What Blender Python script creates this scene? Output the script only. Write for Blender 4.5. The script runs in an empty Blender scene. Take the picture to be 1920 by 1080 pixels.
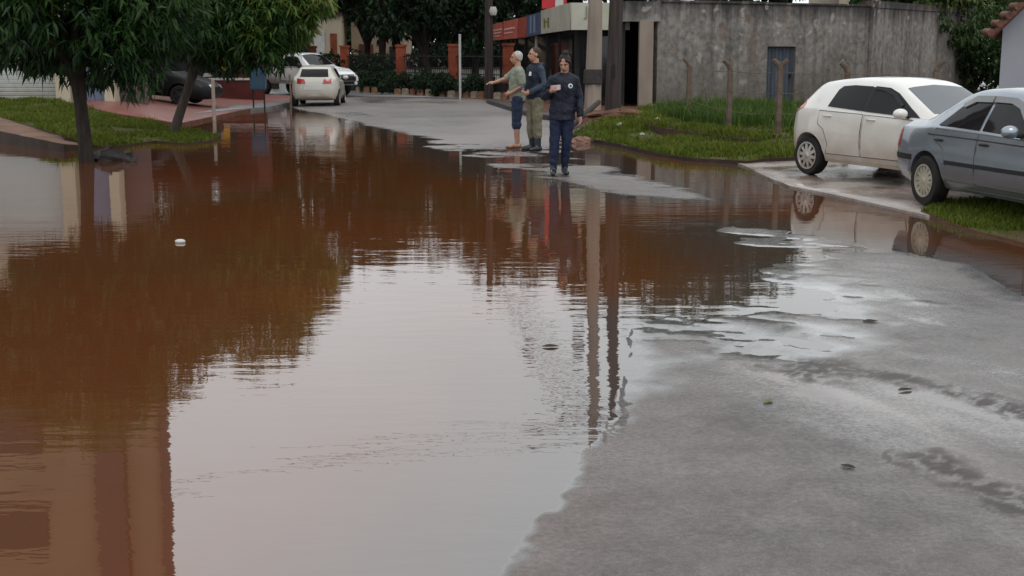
import bpy, bmesh, math, random
import numpy as np
from mathutils import Vector, Matrix, geometry
from mathutils.bvhtree import BVHTree

R = math.radians
random.seed(7)
rng = np.random.default_rng(7)
C = bpy.context.scene.collection
SC = bpy.context.scene

# ------------------------------------------------------------------ camera
CAM_H = 1.7
FPX = 2400.0                      # focal length in pixels of the 1920 wide photograph
PITCH = math.atan(438.0 / FPX)
cd = bpy.data.cameras.new("Camera")
cam = bpy.data.objects.new("Camera", cd)
C.objects.link(cam)
cam.location = (0, 0, CAM_H)
cam.rotation_euler = (math.pi / 2 - PITCH, 0, 0)
cd.sensor_width = 36
cd.lens = FPX / 1920 * 36
cd.clip_start = 0.1
cd.clip_end = 2000
SC.camera = cam

# ------------------------------------------------------------------ sky, sun, exposure
SUN_EL, SUN_AZ = R(58), R(150)
w = bpy.data.worlds.new("World")
SC.world = w
w.use_nodes = True
nt = w.node_tree
bg = nt.nodes["Background"]
sky = nt.nodes.new("ShaderNodeTexSky")
sky.sky_type = 'NISHITA'
sky.sun_disc = False
sky.sun_elevation = SUN_EL
sky.sun_rotation = SUN_AZ
sky.dust_density = 4
hs = nt.nodes.new("ShaderNodeHueSaturation")
hs.inputs['Saturation'].default_value = 0.25
nt.links.new(sky.outputs[0], hs.inputs['Color'])
tc = nt.nodes.new("ShaderNodeTexCoord")
nz = nt.nodes.new("ShaderNodeTexNoise")
nz.inputs['Scale'].default_value = 2.2
nz.inputs['Detail'].default_value = 4
nt.links.new(tc.outputs['Generated'], nz.inputs['Vector'])
rp = nt.nodes.new("ShaderNodeValToRGB")
rp.color_ramp.elements[0].position = 0.3
rp.color_ramp.elements[0].color = (6.6, 6.85, 7.0, 1)
rp.color_ramp.elements[1].position = 0.75
rp.color_ramp.elements[1].color = (8.0, 8.3, 8.45, 1)
nt.links.new(nz.outputs['Fac'], rp.inputs[0])
mx = nt.nodes.new("ShaderNodeMixRGB")
mx.inputs[0].default_value = 0.85
nt.links.new(hs.outputs[0], mx.inputs[1])
nt.links.new(rp.outputs[0], mx.inputs[2])
nt.links.new(mx.outputs[0], bg.inputs['Color'])
bg.inputs['Strength'].default_value = 0.15

sl = bpy.data.lights.new("sun", 'SUN')
sl.energy = 0.6
sl.angle = R(25)
sl.color = (1, 0.96, 0.9)
sun = bpy.data.objects.new("sun", sl)
C.objects.link(sun)
sun.rotation_euler = (math.pi / 2 - SUN_EL, 0, math.pi - SUN_AZ)
SC.view_settings.view_transform = 'Standard'
SC.view_settings.look = 'None'
SC.view_settings.gamma = 1
SC.view_settings.use_curve_mapping = False
SC.view_settings.exposure = 0.16
SC.cycles.max_bounces = 6
SC.cycles.use_denoising = True

# ------------------------------------------------------------------ measuring helpers
CP, SP = math.cos(PITCH), math.sin(PITCH)

def ray(u, v):
    a, b = (u - 960) / FPX, (540 - v) / FPX
    return Vector((a, CP + b * SP, -SP + b * CP))

def at(u, v, z=0.0):               # point of the ground level z seen at (u, v)
    d = ray(u, v)
    return Vector((0, 0, CAM_H)) + d * ((z - CAM_H) / d.z)

def aty(u, v, Y):                  # point at depth Y seen at (u, v)
    d = ray(u, v)
    return Vector((0, 0, CAM_H)) + d * (Y / d.y)

def href(v, Y):                    # height at depth Y of something mirrored in the water at row v
    return math.tan(PITCH - math.atan((540 - v) / FPX)) * Y - CAM_H

# ------------------------------------------------------------------ object helpers
def tag(o, label=None, cat=None, group=None, kind=None):
    if label: o['label'] = label
    if cat: o['category'] = cat
    if group: o['group'] = group
    if kind: o['kind'] = kind
    return o

def thing(name, label, cat, loc=(0, 0, 0), rotz=0.0, group=None):
    o = bpy.data.objects.new(name, None)
    o.empty_display_size = 0.2
    C.objects.link(o)
    o.location = loc
    o.rotation_euler = (0, 0, rotz)
    return tag(o, label, cat, group)

def link(name, me, mats, parent=None):
    o = bpy.data.objects.new(name, me)
    C.objects.link(o)
    if not isinstance(mats, (list, tuple)): mats = [mats]
    for m in mats: me.materials.append(m)
    if parent: o.parent = parent
    return o

def copy_tree(o, parent=None):
    c = o.copy()
    C.objects.link(c)
    c.parent = parent
    for ch in o.children: copy_tree(ch, c)
    return c

class MB:
    def __init__(s):
        s.v, s.f, s.m = [], [], []
        s.mi = 0
    def add(s, vs, fs):
        b = len(s.v)
        s.v += [tuple(p) for p in vs]
        for f in fs:
            s.f.append(tuple(i + b for i in f)); s.m.append(s.mi)
        return s
    def box(s, c, d, rot=None, taper=1.0):
        x, y, z = d[0] / 2, d[1] / 2, d[2] / 2
        vs = []
        for sz in (-1, 1):
            t = taper if sz > 0 else 1
            for sx, sy in ((-1, -1), (1, -1), (1, 1), (-1, 1)):
                p = Vector((sx * x * t, sy * y * t, sz * z))
                if rot is not None: p = rot @ p
                vs.append(p + Vector(c))
        return s.add(vs, [(3, 2, 1, 0), (4, 5, 6, 7), (0, 1, 5, 4), (1, 2, 6, 5), (2, 3, 7, 6), (3, 0, 4, 7)])
    def prism(s, poly, z0, z1):
        n = len(poly)
        area = sum(poly[i][0] * poly[(i + 1) % n][1] - poly[(i + 1) % n][0] * poly[i][1] for i in range(n))
        if area < 0: poly = poly[::-1]
        vs = [(p[0], p[1], z0) for p in poly] + [(p[0], p[1], z1) for p in poly]
        fs = [tuple(range(n))[::-1], tuple(range(n, 2 * n))]
        fs += [(i, (i + 1) % n, n + (i + 1) % n, n + i) for i in range(n)]
        return s.add(vs, fs)
    def slab(s, pts, nrm):           # a polygon in space given thickness along nrm
        n = len(pts); nrm = Vector(nrm)
        vs = [Vector(p) for p in pts] + [Vector(p) + nrm for p in pts]
        fs = [tuple(range(n))[::-1], tuple(range(n, 2 * n))]
        fs += [(i, (i + 1) % n, n + (i + 1) % n, n + i) for i in range(n)]
        return s.add(vs, fs)
    def tube(s, path, rad, n=10, cap=True, ell=None):
        path = [Vector(p) for p in path]
        if not isinstance(rad, (list, tuple)): rad = [rad] * len(path)
        vs, fs = [], []
        ref = None
        for i, p in enumerate(path):
            t = (path[min(i + 1, len(path) - 1)] - path[max(i - 1, 0)])
            t.normalize()
            if ref is None:
                ref = Vector((1, 0, 0)) if abs(t.x) < 0.8 else Vector((0, 1, 0))
            a = ref - t * ref.dot(t); a.normalize()
            ref = a
            b = t.cross(a)
            r = rad[i]
            ra, rb = (r if isinstance(r, (list, tuple)) else (r, r))
            for k in range(n):
                th = 2 * math.pi * k / n
                vs.append(p + a * (ra * math.cos(th)) + b * (rb * math.sin(th)))
        m = len(path)
        for i in range(m - 1):
            for k in range(n):
                k2 = (k + 1) % n
                fs.append((i * n + k, i * n + k2, (i + 1) * n + k2, (i + 1) * n + k))
        if cap:
            fs.append(tuple(range(n))[::-1])
            fs.append(tuple((m - 1) * n + k for k in range(n)))
        return s.add(vs, fs)
    def limb(s, path, rad, n=12):     # tube with rounded ends
        path = [Vector(p) for p in path]
        rad = list(rad)
        def rr(r, k):
            return (r[0] * k, r[1] * k) if isinstance(r, (list, tuple)) else r * k
        def mx_(r): return max(r) if isinstance(r, (list, tuple)) else r
        a = (path[0] - path[1]).normalized(); b = (path[-1] - path[-2]).normalized()
        p0 = [path[0] + a * (mx_(rad[0]) * math.sin(t)) for t in (1.45, 1.0, 0.5)]
        r0 = [rr(rad[0], math.cos(t)) for t in (1.45, 1.0, 0.5)]
        p1 = [path[-1] + b * (mx_(rad[-1]) * math.sin(t)) for t in (0.5, 1.0, 1.45)]
        r1 = [rr(rad[-1], math.cos(t)) for t in (0.5, 1.0, 1.45)]
        return s.tube(p0 + path + p1, r0 + rad + r1, n)
    def ball(s, c, r, n=12, m=8, rot=None):
        c = Vector(c)
        if not isinstance(r, (list, tuple)): r = (r, r, r)
        vs, fs = [], []
        for i in range(m + 1):
            ph = math.pi * i / m
            for k in range(n):
                th = 2 * math.pi * k / n
                p = Vector((r[0] * math.sin(ph) * math.cos(th), r[1] * math.sin(ph) * math.sin(th), r[2] * math.cos(ph)))
                if rot is not None: p = rot @ p
                vs.append(p + c)
        for i in range(m):
            for k in range(n):
                k2 = (k + 1) % n
                fs.append((i * n + k, (i + 1) * n + k, (i + 1) * n + k2, i * n + k2))
        return s.add(vs, fs)
    def lathe(s, prof, c=(0, 0, 0), axis='Z', n=24, cap=True):   # prof: (radius, height)
        vs, fs = [], []
        for r, h in prof:
            for k in range(n):
                th = 2 * math.pi * k / n
                x, y = r * math.cos(th), r * math.sin(th)
                p = (x, y, h) if axis == 'Z' else ((x, h, -y) if axis == 'Y' else (h, x, y))
                vs.append(Vector(p) + Vector(c))
        for i in range(len(prof) - 1):
            for k in range(n):
                k2 = (k + 1) % n
                fs.append((i * n + k, i * n + k2, (i + 1) * n + k2, (i + 1) * n + k))
        if cap:
            fs.append(tuple(range(n))[::-1])
            fs.append(tuple((len(prof) - 1) * n + k for k in range(n)))
        return s.add(vs, fs)
    def mesh(s, name, smooth=None, bevel=0, off=None):
        me = bpy.data.meshes.new(name)
        vs = s.v
        if off is not None: vs = [(a - off[0], b - off[1], c - off[2]) for a, b, c in vs]
        me.from_pydata(vs, [], s.f)
        bm = bmesh.new(); bm.from_mesh(me)
        for i, f in enumerate(bm.faces): f.material_index = s.m[i]
        bmesh.ops.remove_doubles(bm, verts=bm.verts, dist=1e-5)
        bmesh.ops.recalc_face_normals(bm, faces=bm.faces)
        if bevel:
            es = [e for e in bm.edges if e.is_manifold and e.calc_face_angle(0) > 0.6]
            bmesh.ops.bevel(bm, geom=es, offset=bevel, segments=2, affect='EDGES', clamp_overlap=True)
        bm.to_mesh(me); bm.free()
        if smooth is not None:
            me.polygons.foreach_set('use_smooth', [True] * len(me.polygons))
            me.set_sharp_from_angle(angle=R(smooth))
        return me
    def build(s, name, mats, parent=None, smooth=None, bevel=0, world=False):
        off = parent.matrix_basis.translation if (world and parent) else None
        return link(name, s.mesh(name, smooth, bevel, off), mats, parent)

def np_mesh(name, V, F, smooth=False):
    V = np.asarray(V, np.float32); F = np.asarray(F, np.int32)
    me = bpy.data.meshes.new(name)
    k = F.shape[1]
    me.vertices.add(len(V)); me.vertices.foreach_set('co', V.ravel())
    me.loops.add(F.size); me.loops.foreach_set('vertex_index', F.ravel())
    me.polygons.add(len(F))
    me.polygons.foreach_set('loop_start', np.arange(0, F.size, k, dtype=np.int32))
    me.update(calc_edges=True)
    if smooth: me.polygons.foreach_set('use_smooth', np.ones(len(F), bool))
    me.validate()
    return me

def attr(me, name, vals):
    a = me.attributes.new(name, 'FLOAT', 'POINT')
    a.data.foreach_set('value', np.asarray(vals, np.float32))

def vnoise(x, y, seed=0):             # value noise 0..1
    xi, yi = np.floor(x).astype(np.int64), np.floor(y).astype(np.int64)
    fx, fy = x - xi, y - yi
    fx, fy = fx * fx * (3 - 2 * fx), fy * fy * (3 - 2 * fy)
    def h(a, b):
        n = (a * 374761393 + b * 668265263 + seed * 974711) & 0x7fffffff
        n = ((n ^ (n >> 13)) * 1274126177) & 0x7fffffff
        return ((n ^ (n >> 16)) & 0xffff) / 65535.0
    return (h(xi, yi) * (1 - fx) + h(xi + 1, yi) * fx) * (1 - fy) + (h(xi, yi + 1) * (1 - fx) + h(xi + 1, yi + 1) * fx) * fy

def fbm(x, y, seed=0, oct=4):
    t, a, n = 0, 0.5, 0
    for k in range(oct):
        t = t + a * vnoise(x * 2 ** k + 17.3 * k, y * 2 ** k - 9.1 * k, seed + k); n += a; a *= 0.5
    return t / n

# ------------------------------------------------------------------ materials
def nodes(name):
    m = bpy.data.materials.new(name)
    m.use_nodes = True
    t = m.node_tree
    return m, t, t.nodes['Principled BSDF']

def N(t, typ, **kw):
    n = t.nodes.new(typ)
    for k, v in kw.items():
        if k.startswith('_'): setattr(n, k[1:], v)
        else: n.inputs[k.replace('__', ' ')].default_value = v
    return n

def noise(t, scale, detail=4, vec=None, stretch=None, coord='Object'):
    c = N(t, 'ShaderNodeTexCoord')
    src = c.outputs[coord]
    if stretch:
        mp = N(t, 'ShaderNodeMapping')
        mp.inputs['Scale'].default_value = stretch
        t.links.new(src, mp.inputs[0]); src = mp.outputs[0]
    n = N(t, 'ShaderNodeTexNoise', Scale=scale, Detail=detail)
    t.links.new(src, n.inputs['Vector'])
    return n.outputs['Fac']

def ramp(t, fac, stops):
    r = N(t, 'ShaderNodeValToRGB')
    e = r.color_ramp.elements
    while len(e) < len(stops): e.new(0.5)
    for i, (p, c) in enumerate(stops):
        e[i].position = p
        e[i].color = (*c, 1) if len(c) == 3 else c
    t.links.new(fac, r.inputs[0])
    return r.outputs[0]

def mixc(t, fac, a, b, mode='MIX'):
    m = N(t, 'ShaderNodeMixRGB', _blend_type=mode)
    for i, x in enumerate((fac, a, b)):
        if isinstance(x, (int, float)): m.inputs[i].default_value = x
        elif isinstance(x, tuple): m.inputs[i].default_value = (*x, 1)
        else: t.links.new(x, m.inputs[i])
    return m.outputs[0]

def math_(t, op, a, b=0.0, clamp=False):
    m = N(t, 'ShaderNodeMath', _operation=op, _use_clamp=clamp)
    for i, x in enumerate((a, b)):
        if isinstance(x, (int, float)): m.inputs[i].default_value = x
        else: t.links.new(x, m.inputs[i])
    return m.outputs[0]

def zcoord(t, lo, hi, coord='Object'):
    c = N(t, 'ShaderNodeTexCoord'); s = N(t, 'ShaderNodeSeparateXYZ')
    t.links.new(c.outputs[coord], s.inputs[0])
    m = N(t, 'ShaderNodeMapRange')
    m.inputs[1].default_value = lo; m.inputs[2].default_value = hi
    t.links.new(s.outputs[2], m.inputs[0])
    return m.outputs[0]

def bump(t, b, h, strength=0.3, dist=0.02):
    n = N(t, 'ShaderNodeBump', Strength=strength, Distance=dist)
    t.links.new(h, n.inputs['Height'])
    t.links.new(n.outputs[0], b.inputs['Normal'])

def mat(name, col, rough=0.6, var=0.25, scale=4, bmp=0.0, bscale=30, metal=0, spec=None, dirt=None, coat=0, stretch=None):
    m, t, b = nodes(name)
    dark = tuple(c * (1 - var) for c in col); light = tuple(min(1, c * (1 + var)) for c in col)
    f = noise(t, scale, 5, stretch=stretch)
    c = ramp(t, f, [(0.3, dark), (0.7, light)])
    if dirt:                              # (colour, z low, z high): mud splashed up from below
        z = zcoord(t, dirt[1], dirt[2])
        inv = math_(t, 'SUBTRACT', 1.0, z)
        n2 = noise(t, 3.0, 5)
        k = math_(t, 'MULTIPLY', inv, math_(t, 'ADD', n2, 0.35), clamp=True)
        c = mixc(t, k, c, dirt[0])
    t.links.new(c, b.inputs['Base Color'])
    b.inputs['Roughness'].default_value = rough
    b.inputs['Metallic'].default_value = metal
    b.inputs['Specular IOR Level'].default_value = spec if spec is not None else (0.5 if rough < 0.4 else 0.2)
    if coat:
        b.inputs['Coat Weight'].default_value = coat
        b.inputs['Coat Roughness'].default_value = 0.06
    if bmp: bump(t, b, noise(t, bscale, 6), bmp)
    return m

# ------------------------------------------------------------------ ground materials
def make_asphalt():
    m, t, b = nodes("asphalt")
    f = noise(t, 110, 5); f2 = noise(t, 38, 6); g = noise(t, 1.1, 6); h6 = noise(t, 7, 6); st = noise(t, 2.6, 6, stretch=(0.5, 1.0, 1.0))
    c = ramp(t, f, [(0.34, (0.012, 0.011, 0.011)), (0.5, (0.090, 0.083, 0.080)), (0.66, (0.25, 0.235, 0.225))])
    c = mixc(t, 0.5, c, ramp(t, f2, [(0.34, (0.034, 0.031, 0.029)), (0.66, (0.152, 0.141, 0.136))]))
    c = mixc(t, 0.42, c, ramp(t, h6, [(0.33, (0.030, 0.027, 0.025)), (0.67, (0.145, 0.134, 0.128))]))
    c = mixc(t, 0.35, c, ramp(t, g, [(0.34, (0.040, 0.035, 0.032)), (0.66, (0.145, 0.134, 0.127))]))
    at_ = N(t, 'ShaderNodeAttribute', _attribute_name='mud')
    c = mixc(t, at_.outputs['Fac'], c, (0.085, 0.046, 0.030))
    sf = N(t, 'ShaderNodeAttribute', _attribute_name='silt')  # pale streaks and patches: the road's sheen put into the asphalt colour
    c = mixc(t, sf.outputs['Fac'], c, (0.20, 0.188, 0.180))
    c = mixc(t, 1.0, c, (1.0, 0.945, 0.93), 'MULTIPLY')
    db_ = N(t, 'ShaderNodeAttribute', _attribute_name='debris')
    c = mixc(t, math_(t, 'MULTIPLY', db_.outputs['Fac'], 0.92), c, (0.020, 0.012, 0.009))
    t.links.new(c, b.inputs['Base Color'])
    wt = N(t, 'ShaderNodeAttribute', _attribute_name='wet')
    k = math_(t, 'ADD', math_(t, 'SUBTRACT', wt.outputs['Fac'], math_(t, 'MULTIPLY', db_.outputs['Fac'], 0.8)), math_(t, 'MULTIPLY', math_(t, 'SUBTRACT', st, 0.5), 0.9))
    k = math_(t, 'ADD', k, math_(t, 'MULTIPLY', math_(t, 'SUBTRACT', f2, 0.5), 0.7), clamp=True)
    r = N(t, 'ShaderNodeMapRange')
    r.inputs[1].default_value = 0.2; r.inputs[2].default_value = 0.9
    r.inputs[3].default_value = 0.55; r.inputs[4].default_value = 0.07
    t.links.new(k, r.inputs[0])
    t.links.new(r.outputs[0], b.inputs['Roughness'])
    b.inputs['IOR'].default_value = 1.55
    fl_ = N(t, 'ShaderNodeAttribute', _attribute_name='film')
    cw = math_(t, 'SUBTRACT', math_(t, 'MULTIPLY', fl_.outputs['Fac'], 1.9), math_(t, 'ADD', math_(t, 'MULTIPLY', f2, 1.1), -0.08), clamp=True)
    t.links.new(math_(t, 'MULTIPLY', cw, 0.8), b.inputs['Coat Weight'])
    soaked = mixc(t, 1.0, c, (0.42, 0.38, 0.36), 'MULTIPLY')      # soaked asphalt is darker
    t.links.new(mixc(t, math_(t, 'MULTIPLY', cw, 1.4, clamp=True), c, soaked), b.inputs['Base Color'])
    b.inputs['Coat Roughness'].default_value = 0.03
    b.inputs['Coat IOR'].default_value = 2.3
    dry = math_(t, 'SUBTRACT', 1.0, k, clamp=True)
    bn = N(t, 'ShaderNodeBump', Distance=0.010)
    t.links.new(math_(t, 'ADD', math_(t, 'MULTIPLY', dry, 0.75), 0.05), bn.inputs['Strength'])
    t.links.new(math_(t, 'ADD', math_(t, 'MULTIPLY', f, 0.5), f2), bn.inputs['Height'])
    t.links.new(bn.outputs[0], b.inputs['Normal'])
    return m

def make_water():
    m, t, b = nodes("muddy_water")
    d = N(t, 'ShaderNodeAttribute', _attribute_name='depth')
    k = N(t, 'ShaderNodeMapRange'); k.inputs[1].default_value = 0.0; k.inputs[2].default_value = 0.05
    t.links.new(d.outputs['Fac'], k.inputs[0])
    mud = ramp(t, noise(t, 0.25, 3), [(0.3, (0.110, 0.032, 0.011)), (0.7, (0.080, 0.036, 0.014))])
    c = mixc(t, k.outputs[0], (0.060, 0.046, 0.040), mud)
    t.links.new(c, b.inputs['Base Color'])
    b.inputs['Roughness'].default_value = 0.015
    b.inputs['IOR'].default_value = 2.45
    # low ripples whose crests lie across the street, in drifting patches
    r1 = noise(t, 5.0, 3, stretch=(0.55, 1.6, 1)); r2 = noise(t, 1.1, 2, stretch=(0.5, 1.2, 1))
    patch = ramp(t, noise(t, 0.22, 2), [(0.35, (0.15,) * 3), (0.65, (1,) * 3)])
    h = math_(t, 'ADD', math_(t, 'MULTIPLY', math_(t, 'MULTIPLY', r1, 0.5), patch), math_(t, 'MULTIPLY', r2, 0.7))
    bump(t, b, h, 0.135, 0.035)
    return m

M = {}
M['asphalt'] = make_asphalt()
M['water'] = make_water()
M['soil'] = mat("red_soil", (0.10, 0.045, 0.028), 0.75, 0.35, 3, 0.5, 25)
M['darksoil'] = mat("wet_bank_soil", (0.035, 0.022, 0.016), 0.6, 0.4, 3, 0.5, 25)  # dark soil with the bank's own shadow put into the colour
def make_turf():
    m, t, b = nodes("turf")
    c = ramp(t, noise(t, 1.6, 6), [(0.40, (0.075, 0.042, 0.022)), (0.48, (0.060, 0.062, 0.014)), (0.7, (0.045, 0.075, 0.012))])
    c = mixc(t, 0.35, c, ramp(t, noise(t, 18, 4), [(0.3, (0.03, 0.03, 0.01)), (0.7, (0.09, 0.085, 0.03))]))
    t.links.new(c, b.inputs['Base Color']); b.inputs['Roughness'].default_value = 0.85
    b.inputs['Specular IOR Level'].default_value = 0.2
    bump(t, b, noise(t, 40, 5), 0.6)
    return m
M['turf'] = make_turf()
M['banksoil'] = mat('bank_soil', (0.062, 0.038, 0.026), 0.8, 0.4, 3, 0.5, 25)
M['path'] = mat("trodden_path", (0.17, 0.105, 0.075), 0.6, 0.3, 2.5, 0.4, 30)
M['concrete_wet'] = mat("wet_concrete", (0.30, 0.265, 0.245), 0.30, 0.25, 1.6, 0.25, 40)
def make_driveway():
    m, t, b = nodes("wet_driveway")
    n1 = noise(t, 1.1, 6); n2 = noise(t, 14, 6)
    c = ramp(t, n1, [(0.35, (0.17, 0.105, 0.075)), (0.5, (0.25, 0.20, 0.175)), (0.66, (0.36, 0.335, 0.32))])
    c = mixc(t, 0.4, c, ramp(t, n2, [(0.3, (0.13, 0.10, 0.085)), (0.7, (0.33, 0.30, 0.28))]))
    t.links.new(c, b.inputs['Base Color'])
    t.links.new(ramp(t, noise(t, 1.6, 5), [(0.35, (0.08,) * 3), (0.65, (0.42,) * 3)]), b.inputs['Roughness'])
    bump(t, b, n2, 0.2, 0.01)
    return m
M['driveway'] = make_driveway()
M['forecourt'] = mat("wet_forecourt_concrete", (0.15, 0.145, 0.15), 0.35, 0.3, 1.2, 0.25, 30)

def make_pavers():
    m, t, b = nodes("red_pavers")
    c = N(t, 'ShaderNodeTexCoord')
    br = N(t, 'ShaderNodeTexBrick', Scale=5.0)
    br.inputs['Color1'].default_value = (0.23, 0.075, 0.055, 1)
    br.inputs['Color2'].default_value = (0.17, 0.055, 0.045, 1)
    br.inputs['Mortar'].default_value = (0.12, 0.08, 0.07, 1)
    br.inputs['Mortar Size'].default_value = 0.012
    t.links.new(c.outputs['Object'], br.inputs['Vector'])
    cc = mixc(t, 0.5, br.outputs[0], ramp(t, noise(t, 0.8, 4), [(0.3, (0.14, 0.05, 0.04)), (0.7, (0.27, 0.12, 0.10))]))
    t.links.new(cc, b.inputs['Base Color'])
    b.inputs['Roughness'].default_value = 0.38
    return m
M['pavers'] = make_pavers()

# ------------------------------------------------------------------ ground, road and flood water
g = MB(); g.add([(-400, -60, -0.35), (400, -60, -0.35), (400, 600, -0.35), (-400, 600, -0.35)], [(0, 1, 2, 3)])
tag(g.build('ground', M['soil']), 'red earth under the flooded street', 'ground', kind='structure')

SHORE = [(-900, 330), (-900, 1500), (700, 1500), (930, 1080), (985, 990), (1040, 935), (1072, 890), (1085, 850), (1128, 808),
         (1165, 720), (1183, 660), (1190, 612), (1250, 596), (1350, 612), (1440, 592), (1492, 548), (1475, 505), (1410, 455),
         (1372, 424), (1500, 446), (1600, 462), (1700, 476), (1800, 492), (1900, 548), (2060, 600), (2300, 600), (2300, 480),
         (1900, 440), (1740, 395), (1650, 377), (1560, 357), (1480, 341), (1440, 322), (1390, 296), (1290, 290), (1200, 276), (1090, 252),
         (1062, 258), (1068, 285), (1082, 300), (1150, 318), (1230, 339), (1345, 379), (1230, 376), (1160, 363), (1100, 351),
         (1000, 331), (958, 321), (930, 303), (900, 297), (860, 289), (822, 281), (812, 270), (800, 263), (750, 250), (700, 238),
         (650, 225), (600, 213), (560, 207), (543, 200), (556, 180), (500, 176), (300, 176), (0, 176), (-900, 176)]
SH = np.array([at(u, v, 0.0)[:2] for u, v in SHORE])

def signed_dist(X, Y, P):             # > 0 outside the polygon P
    inside = np.zeros(X.shape, bool); d2 = np.full(X.shape, 1e9)
    for i in range(len(P)):
        a, b = P[i], P[(i + 1) % len(P)]
        e = b - a
        tt = np.clip(((X - a[0]) * e[0] + (Y - a[1]) * e[1]) / (e @ e + 1e-12), 0, 1)
        d2 = np.minimum(d2, (X - a[0] - tt * e[0]) ** 2 + (Y - a[1] - tt * e[1]) ** 2)
        c = ((a[1] > Y) != (b[1] > Y)) & (X < (b[0] - a[0]) * (Y - a[1]) / (b[1] - a[1] + 1e-12) + a[0])
        inside ^= c
    return np.where(inside, -1, 1) * np.sqrt(d2)

def bell(X, Y, u, v, rx, ry):
    p = at(u, v, 0)
    return np.exp(-((X - p.x) / rx) ** 2 - ((Y - p.y) / ry) ** 2)

def road_fields(X, Y):
    wx = (fbm(X * 0.9, Y * 0.7, 3) - 0.5) * 0.5 + (fbm(X * 5, Y * 3, 5) - 0.5) * 0.16
    wy = (fbm(X * 0.9, Y * 0.7, 11) - 0.5) * 0.9 + (fbm(X * 4, Y * 3, 13) - 0.5) * 0.3
    far = np.clip((Y - 3) / 12, 0.15, 1)
    sd = signed_dist(X + wx * far * 0.7, Y + wy * far * 0.8, SH)
    slope = 0.018
    h = np.where(sd > 0, np.minimum(sd * slope, 0.03 + sd * 0.004), np.maximum(sd * 0.05, -0.16))
    # barely emerged crown of the road: streaks of film water
    k = (bell(X, Y, 1480, 465, 1.0, 2.2) + 0.8 * bell(X, Y, 1420, 590, 1.0, 1.2) + 0.9 * bell(X, Y, 1000, 305, 2.0, 3.0)
         + 0.8 * bell(X, Y, 900, 275, 2.2, 3.2) + 0.6 * bell(X, Y, 1480, 660, 0.8, 0.8) + 0.55 * bell(X, Y, 1880, 910, 0.25, 0.4)
         + 0.5 * bell(X, Y, 1300, 350, 1.2, 1.6))
    n1 = fbm(X * 0.9 + 4, Y * 1.3, 21) - 0.5
    n2 = fbm(X * 4.0, Y * 5.0, 23) - 0.5
    kk = np.minimum(k, 1)
    al0, ac0 = X * 0.80 - Y * 0.60, X * 0.60 + Y * 0.80
    n3 = fbm(al0 * 0.9, ac0 * 3.0, 25, 5) - 0.5
    h = h * (1 - 0.72 * kk) + kk * (n1 * 0.030 + n2 * 0.012 + n3 * 0.022)
    # a crack with standing water far up the street, low spots by the right edge
    h += (fbm(X * 9, Y * 9, 31) - 0.5) * 0.0025
    # thin films of water run down the camber in long streaks
    al, ac = X * 0.44 - Y * 0.9, X * 0.9 + Y * 0.44
    sn = fbm(al * 0.55 + 3, ac * 3.2, 51, 5)
    zone = np.minimum(1, bell(X, Y, 1430, 640, 0.8, 2.0) + bell(X, Y, 1600, 560, 1.3, 2.6) + 0.85 * bell(X, Y, 1750, 740, 0.55, 1.4) + 0.7 * bell(X, Y, 1860, 900, 0.3, 0.7) + 0.6 * bell(X, Y, 1560, 760, 0.35, 0.9))
    streak = np.clip((sn - 0.50) * 7, 0, 1) * zone
    wet = np.clip(0.62 - np.abs(h) * 34, 0, 1) * 0.9
    wet = np.maximum(wet, (0.25 + 0.55 * np.clip((sn - .36) * 3.2, 0, 1)) * zone + 0.18)
    wet = np.maximum(wet, streak)
    wet = np.where(Y > 14, wet * np.clip(1.6 - Y / 24, .25, 1), wet)
    pat = fbm(X * .55 + Y * .12 + 7, Y * .22 + 3, 91, 5)
    wet = np.where((Y > 14) & (h > 0.006), np.minimum(wet, 0.42) * .5 + np.clip((pat - .46) * 5, 0, 1) * .55, wet)
    pale_sheen = np.clip((fbm(al * 0.6 + 9, ac * 2.6 + 4, 61, 5) - 0.56) * 6, 0, 1) * np.clip(bell(X, Y, 1560, 750, 0.5, 1.1) + 0.8 * bell(X, Y, 1640, 860, 0.45, 0.7), 0, 1) * 0.75
    pale_sheen = np.maximum(pale_sheen, np.clip((Y - 16) / 8, 0, .6) * np.clip(0.5 + 2.4 * (fbm(X * .6, Y * .30, 71, 5) - .45), 0, 1.2))
    deb = np.zeros_like(X)
    for (u0, v0, u1, v1, wd) in ((1215, 592, 1540, 700, .20), (1390, 585, 1500, 640, .16), (1735, 868, 1925, 960, .11), (1690, 715, 1925, 790, .10), (1390, 680, 1490, 705, .06)):
        p, q = np.array(at(u0, v0)[:2]), np.array(at(u1, v1)[:2]); e = q - p
        tt = np.clip(((X - p[0]) * e[0] + (Y - p[1]) * e[1]) / (e @ e), 0, 1)
        dd = np.sqrt((X - p[0] - tt * e[0]) ** 2 + (Y - p[1] - tt * e[1]) ** 2)
        deb = np.maximum(deb, np.exp(-(dd / wd) ** 2))
    deb = np.clip(deb * 1.25 + (fbm(X * 7, Y * 5, 81, 4) - 0.55) * 2.2, 0, 1) * (deb > .08) * np.clip((fbm(X * 26, Y * 20, 83, 3) - .36) * 6, .1, 1)
    mud_streak = streak * np.clip(bell(X, Y, 1440, 640, 0.7, 1.6) + bell(X, Y, 1870, 905, .25, .45), 0, 1) * 0.7
    mud = np.clip(1 - h / 0.012, 0, 1) * 0.40 * (fbm(X * 1.5, Y * 1.5, 41) > 0.38)
    mud = np.maximum(mud * np.clip((0.95 - (X - 0.3)) / 0.8, 0.15, 1), mud_streak)
    film = np.clip(1 - h / (0.0012 + 0.011 * np.where(Y < 13, np.maximum(kk, zone * .8), 0.25)), 0, 1)
    return h, wet, mud, np.clip(pale_sheen, 0, 1), deb, film

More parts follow.
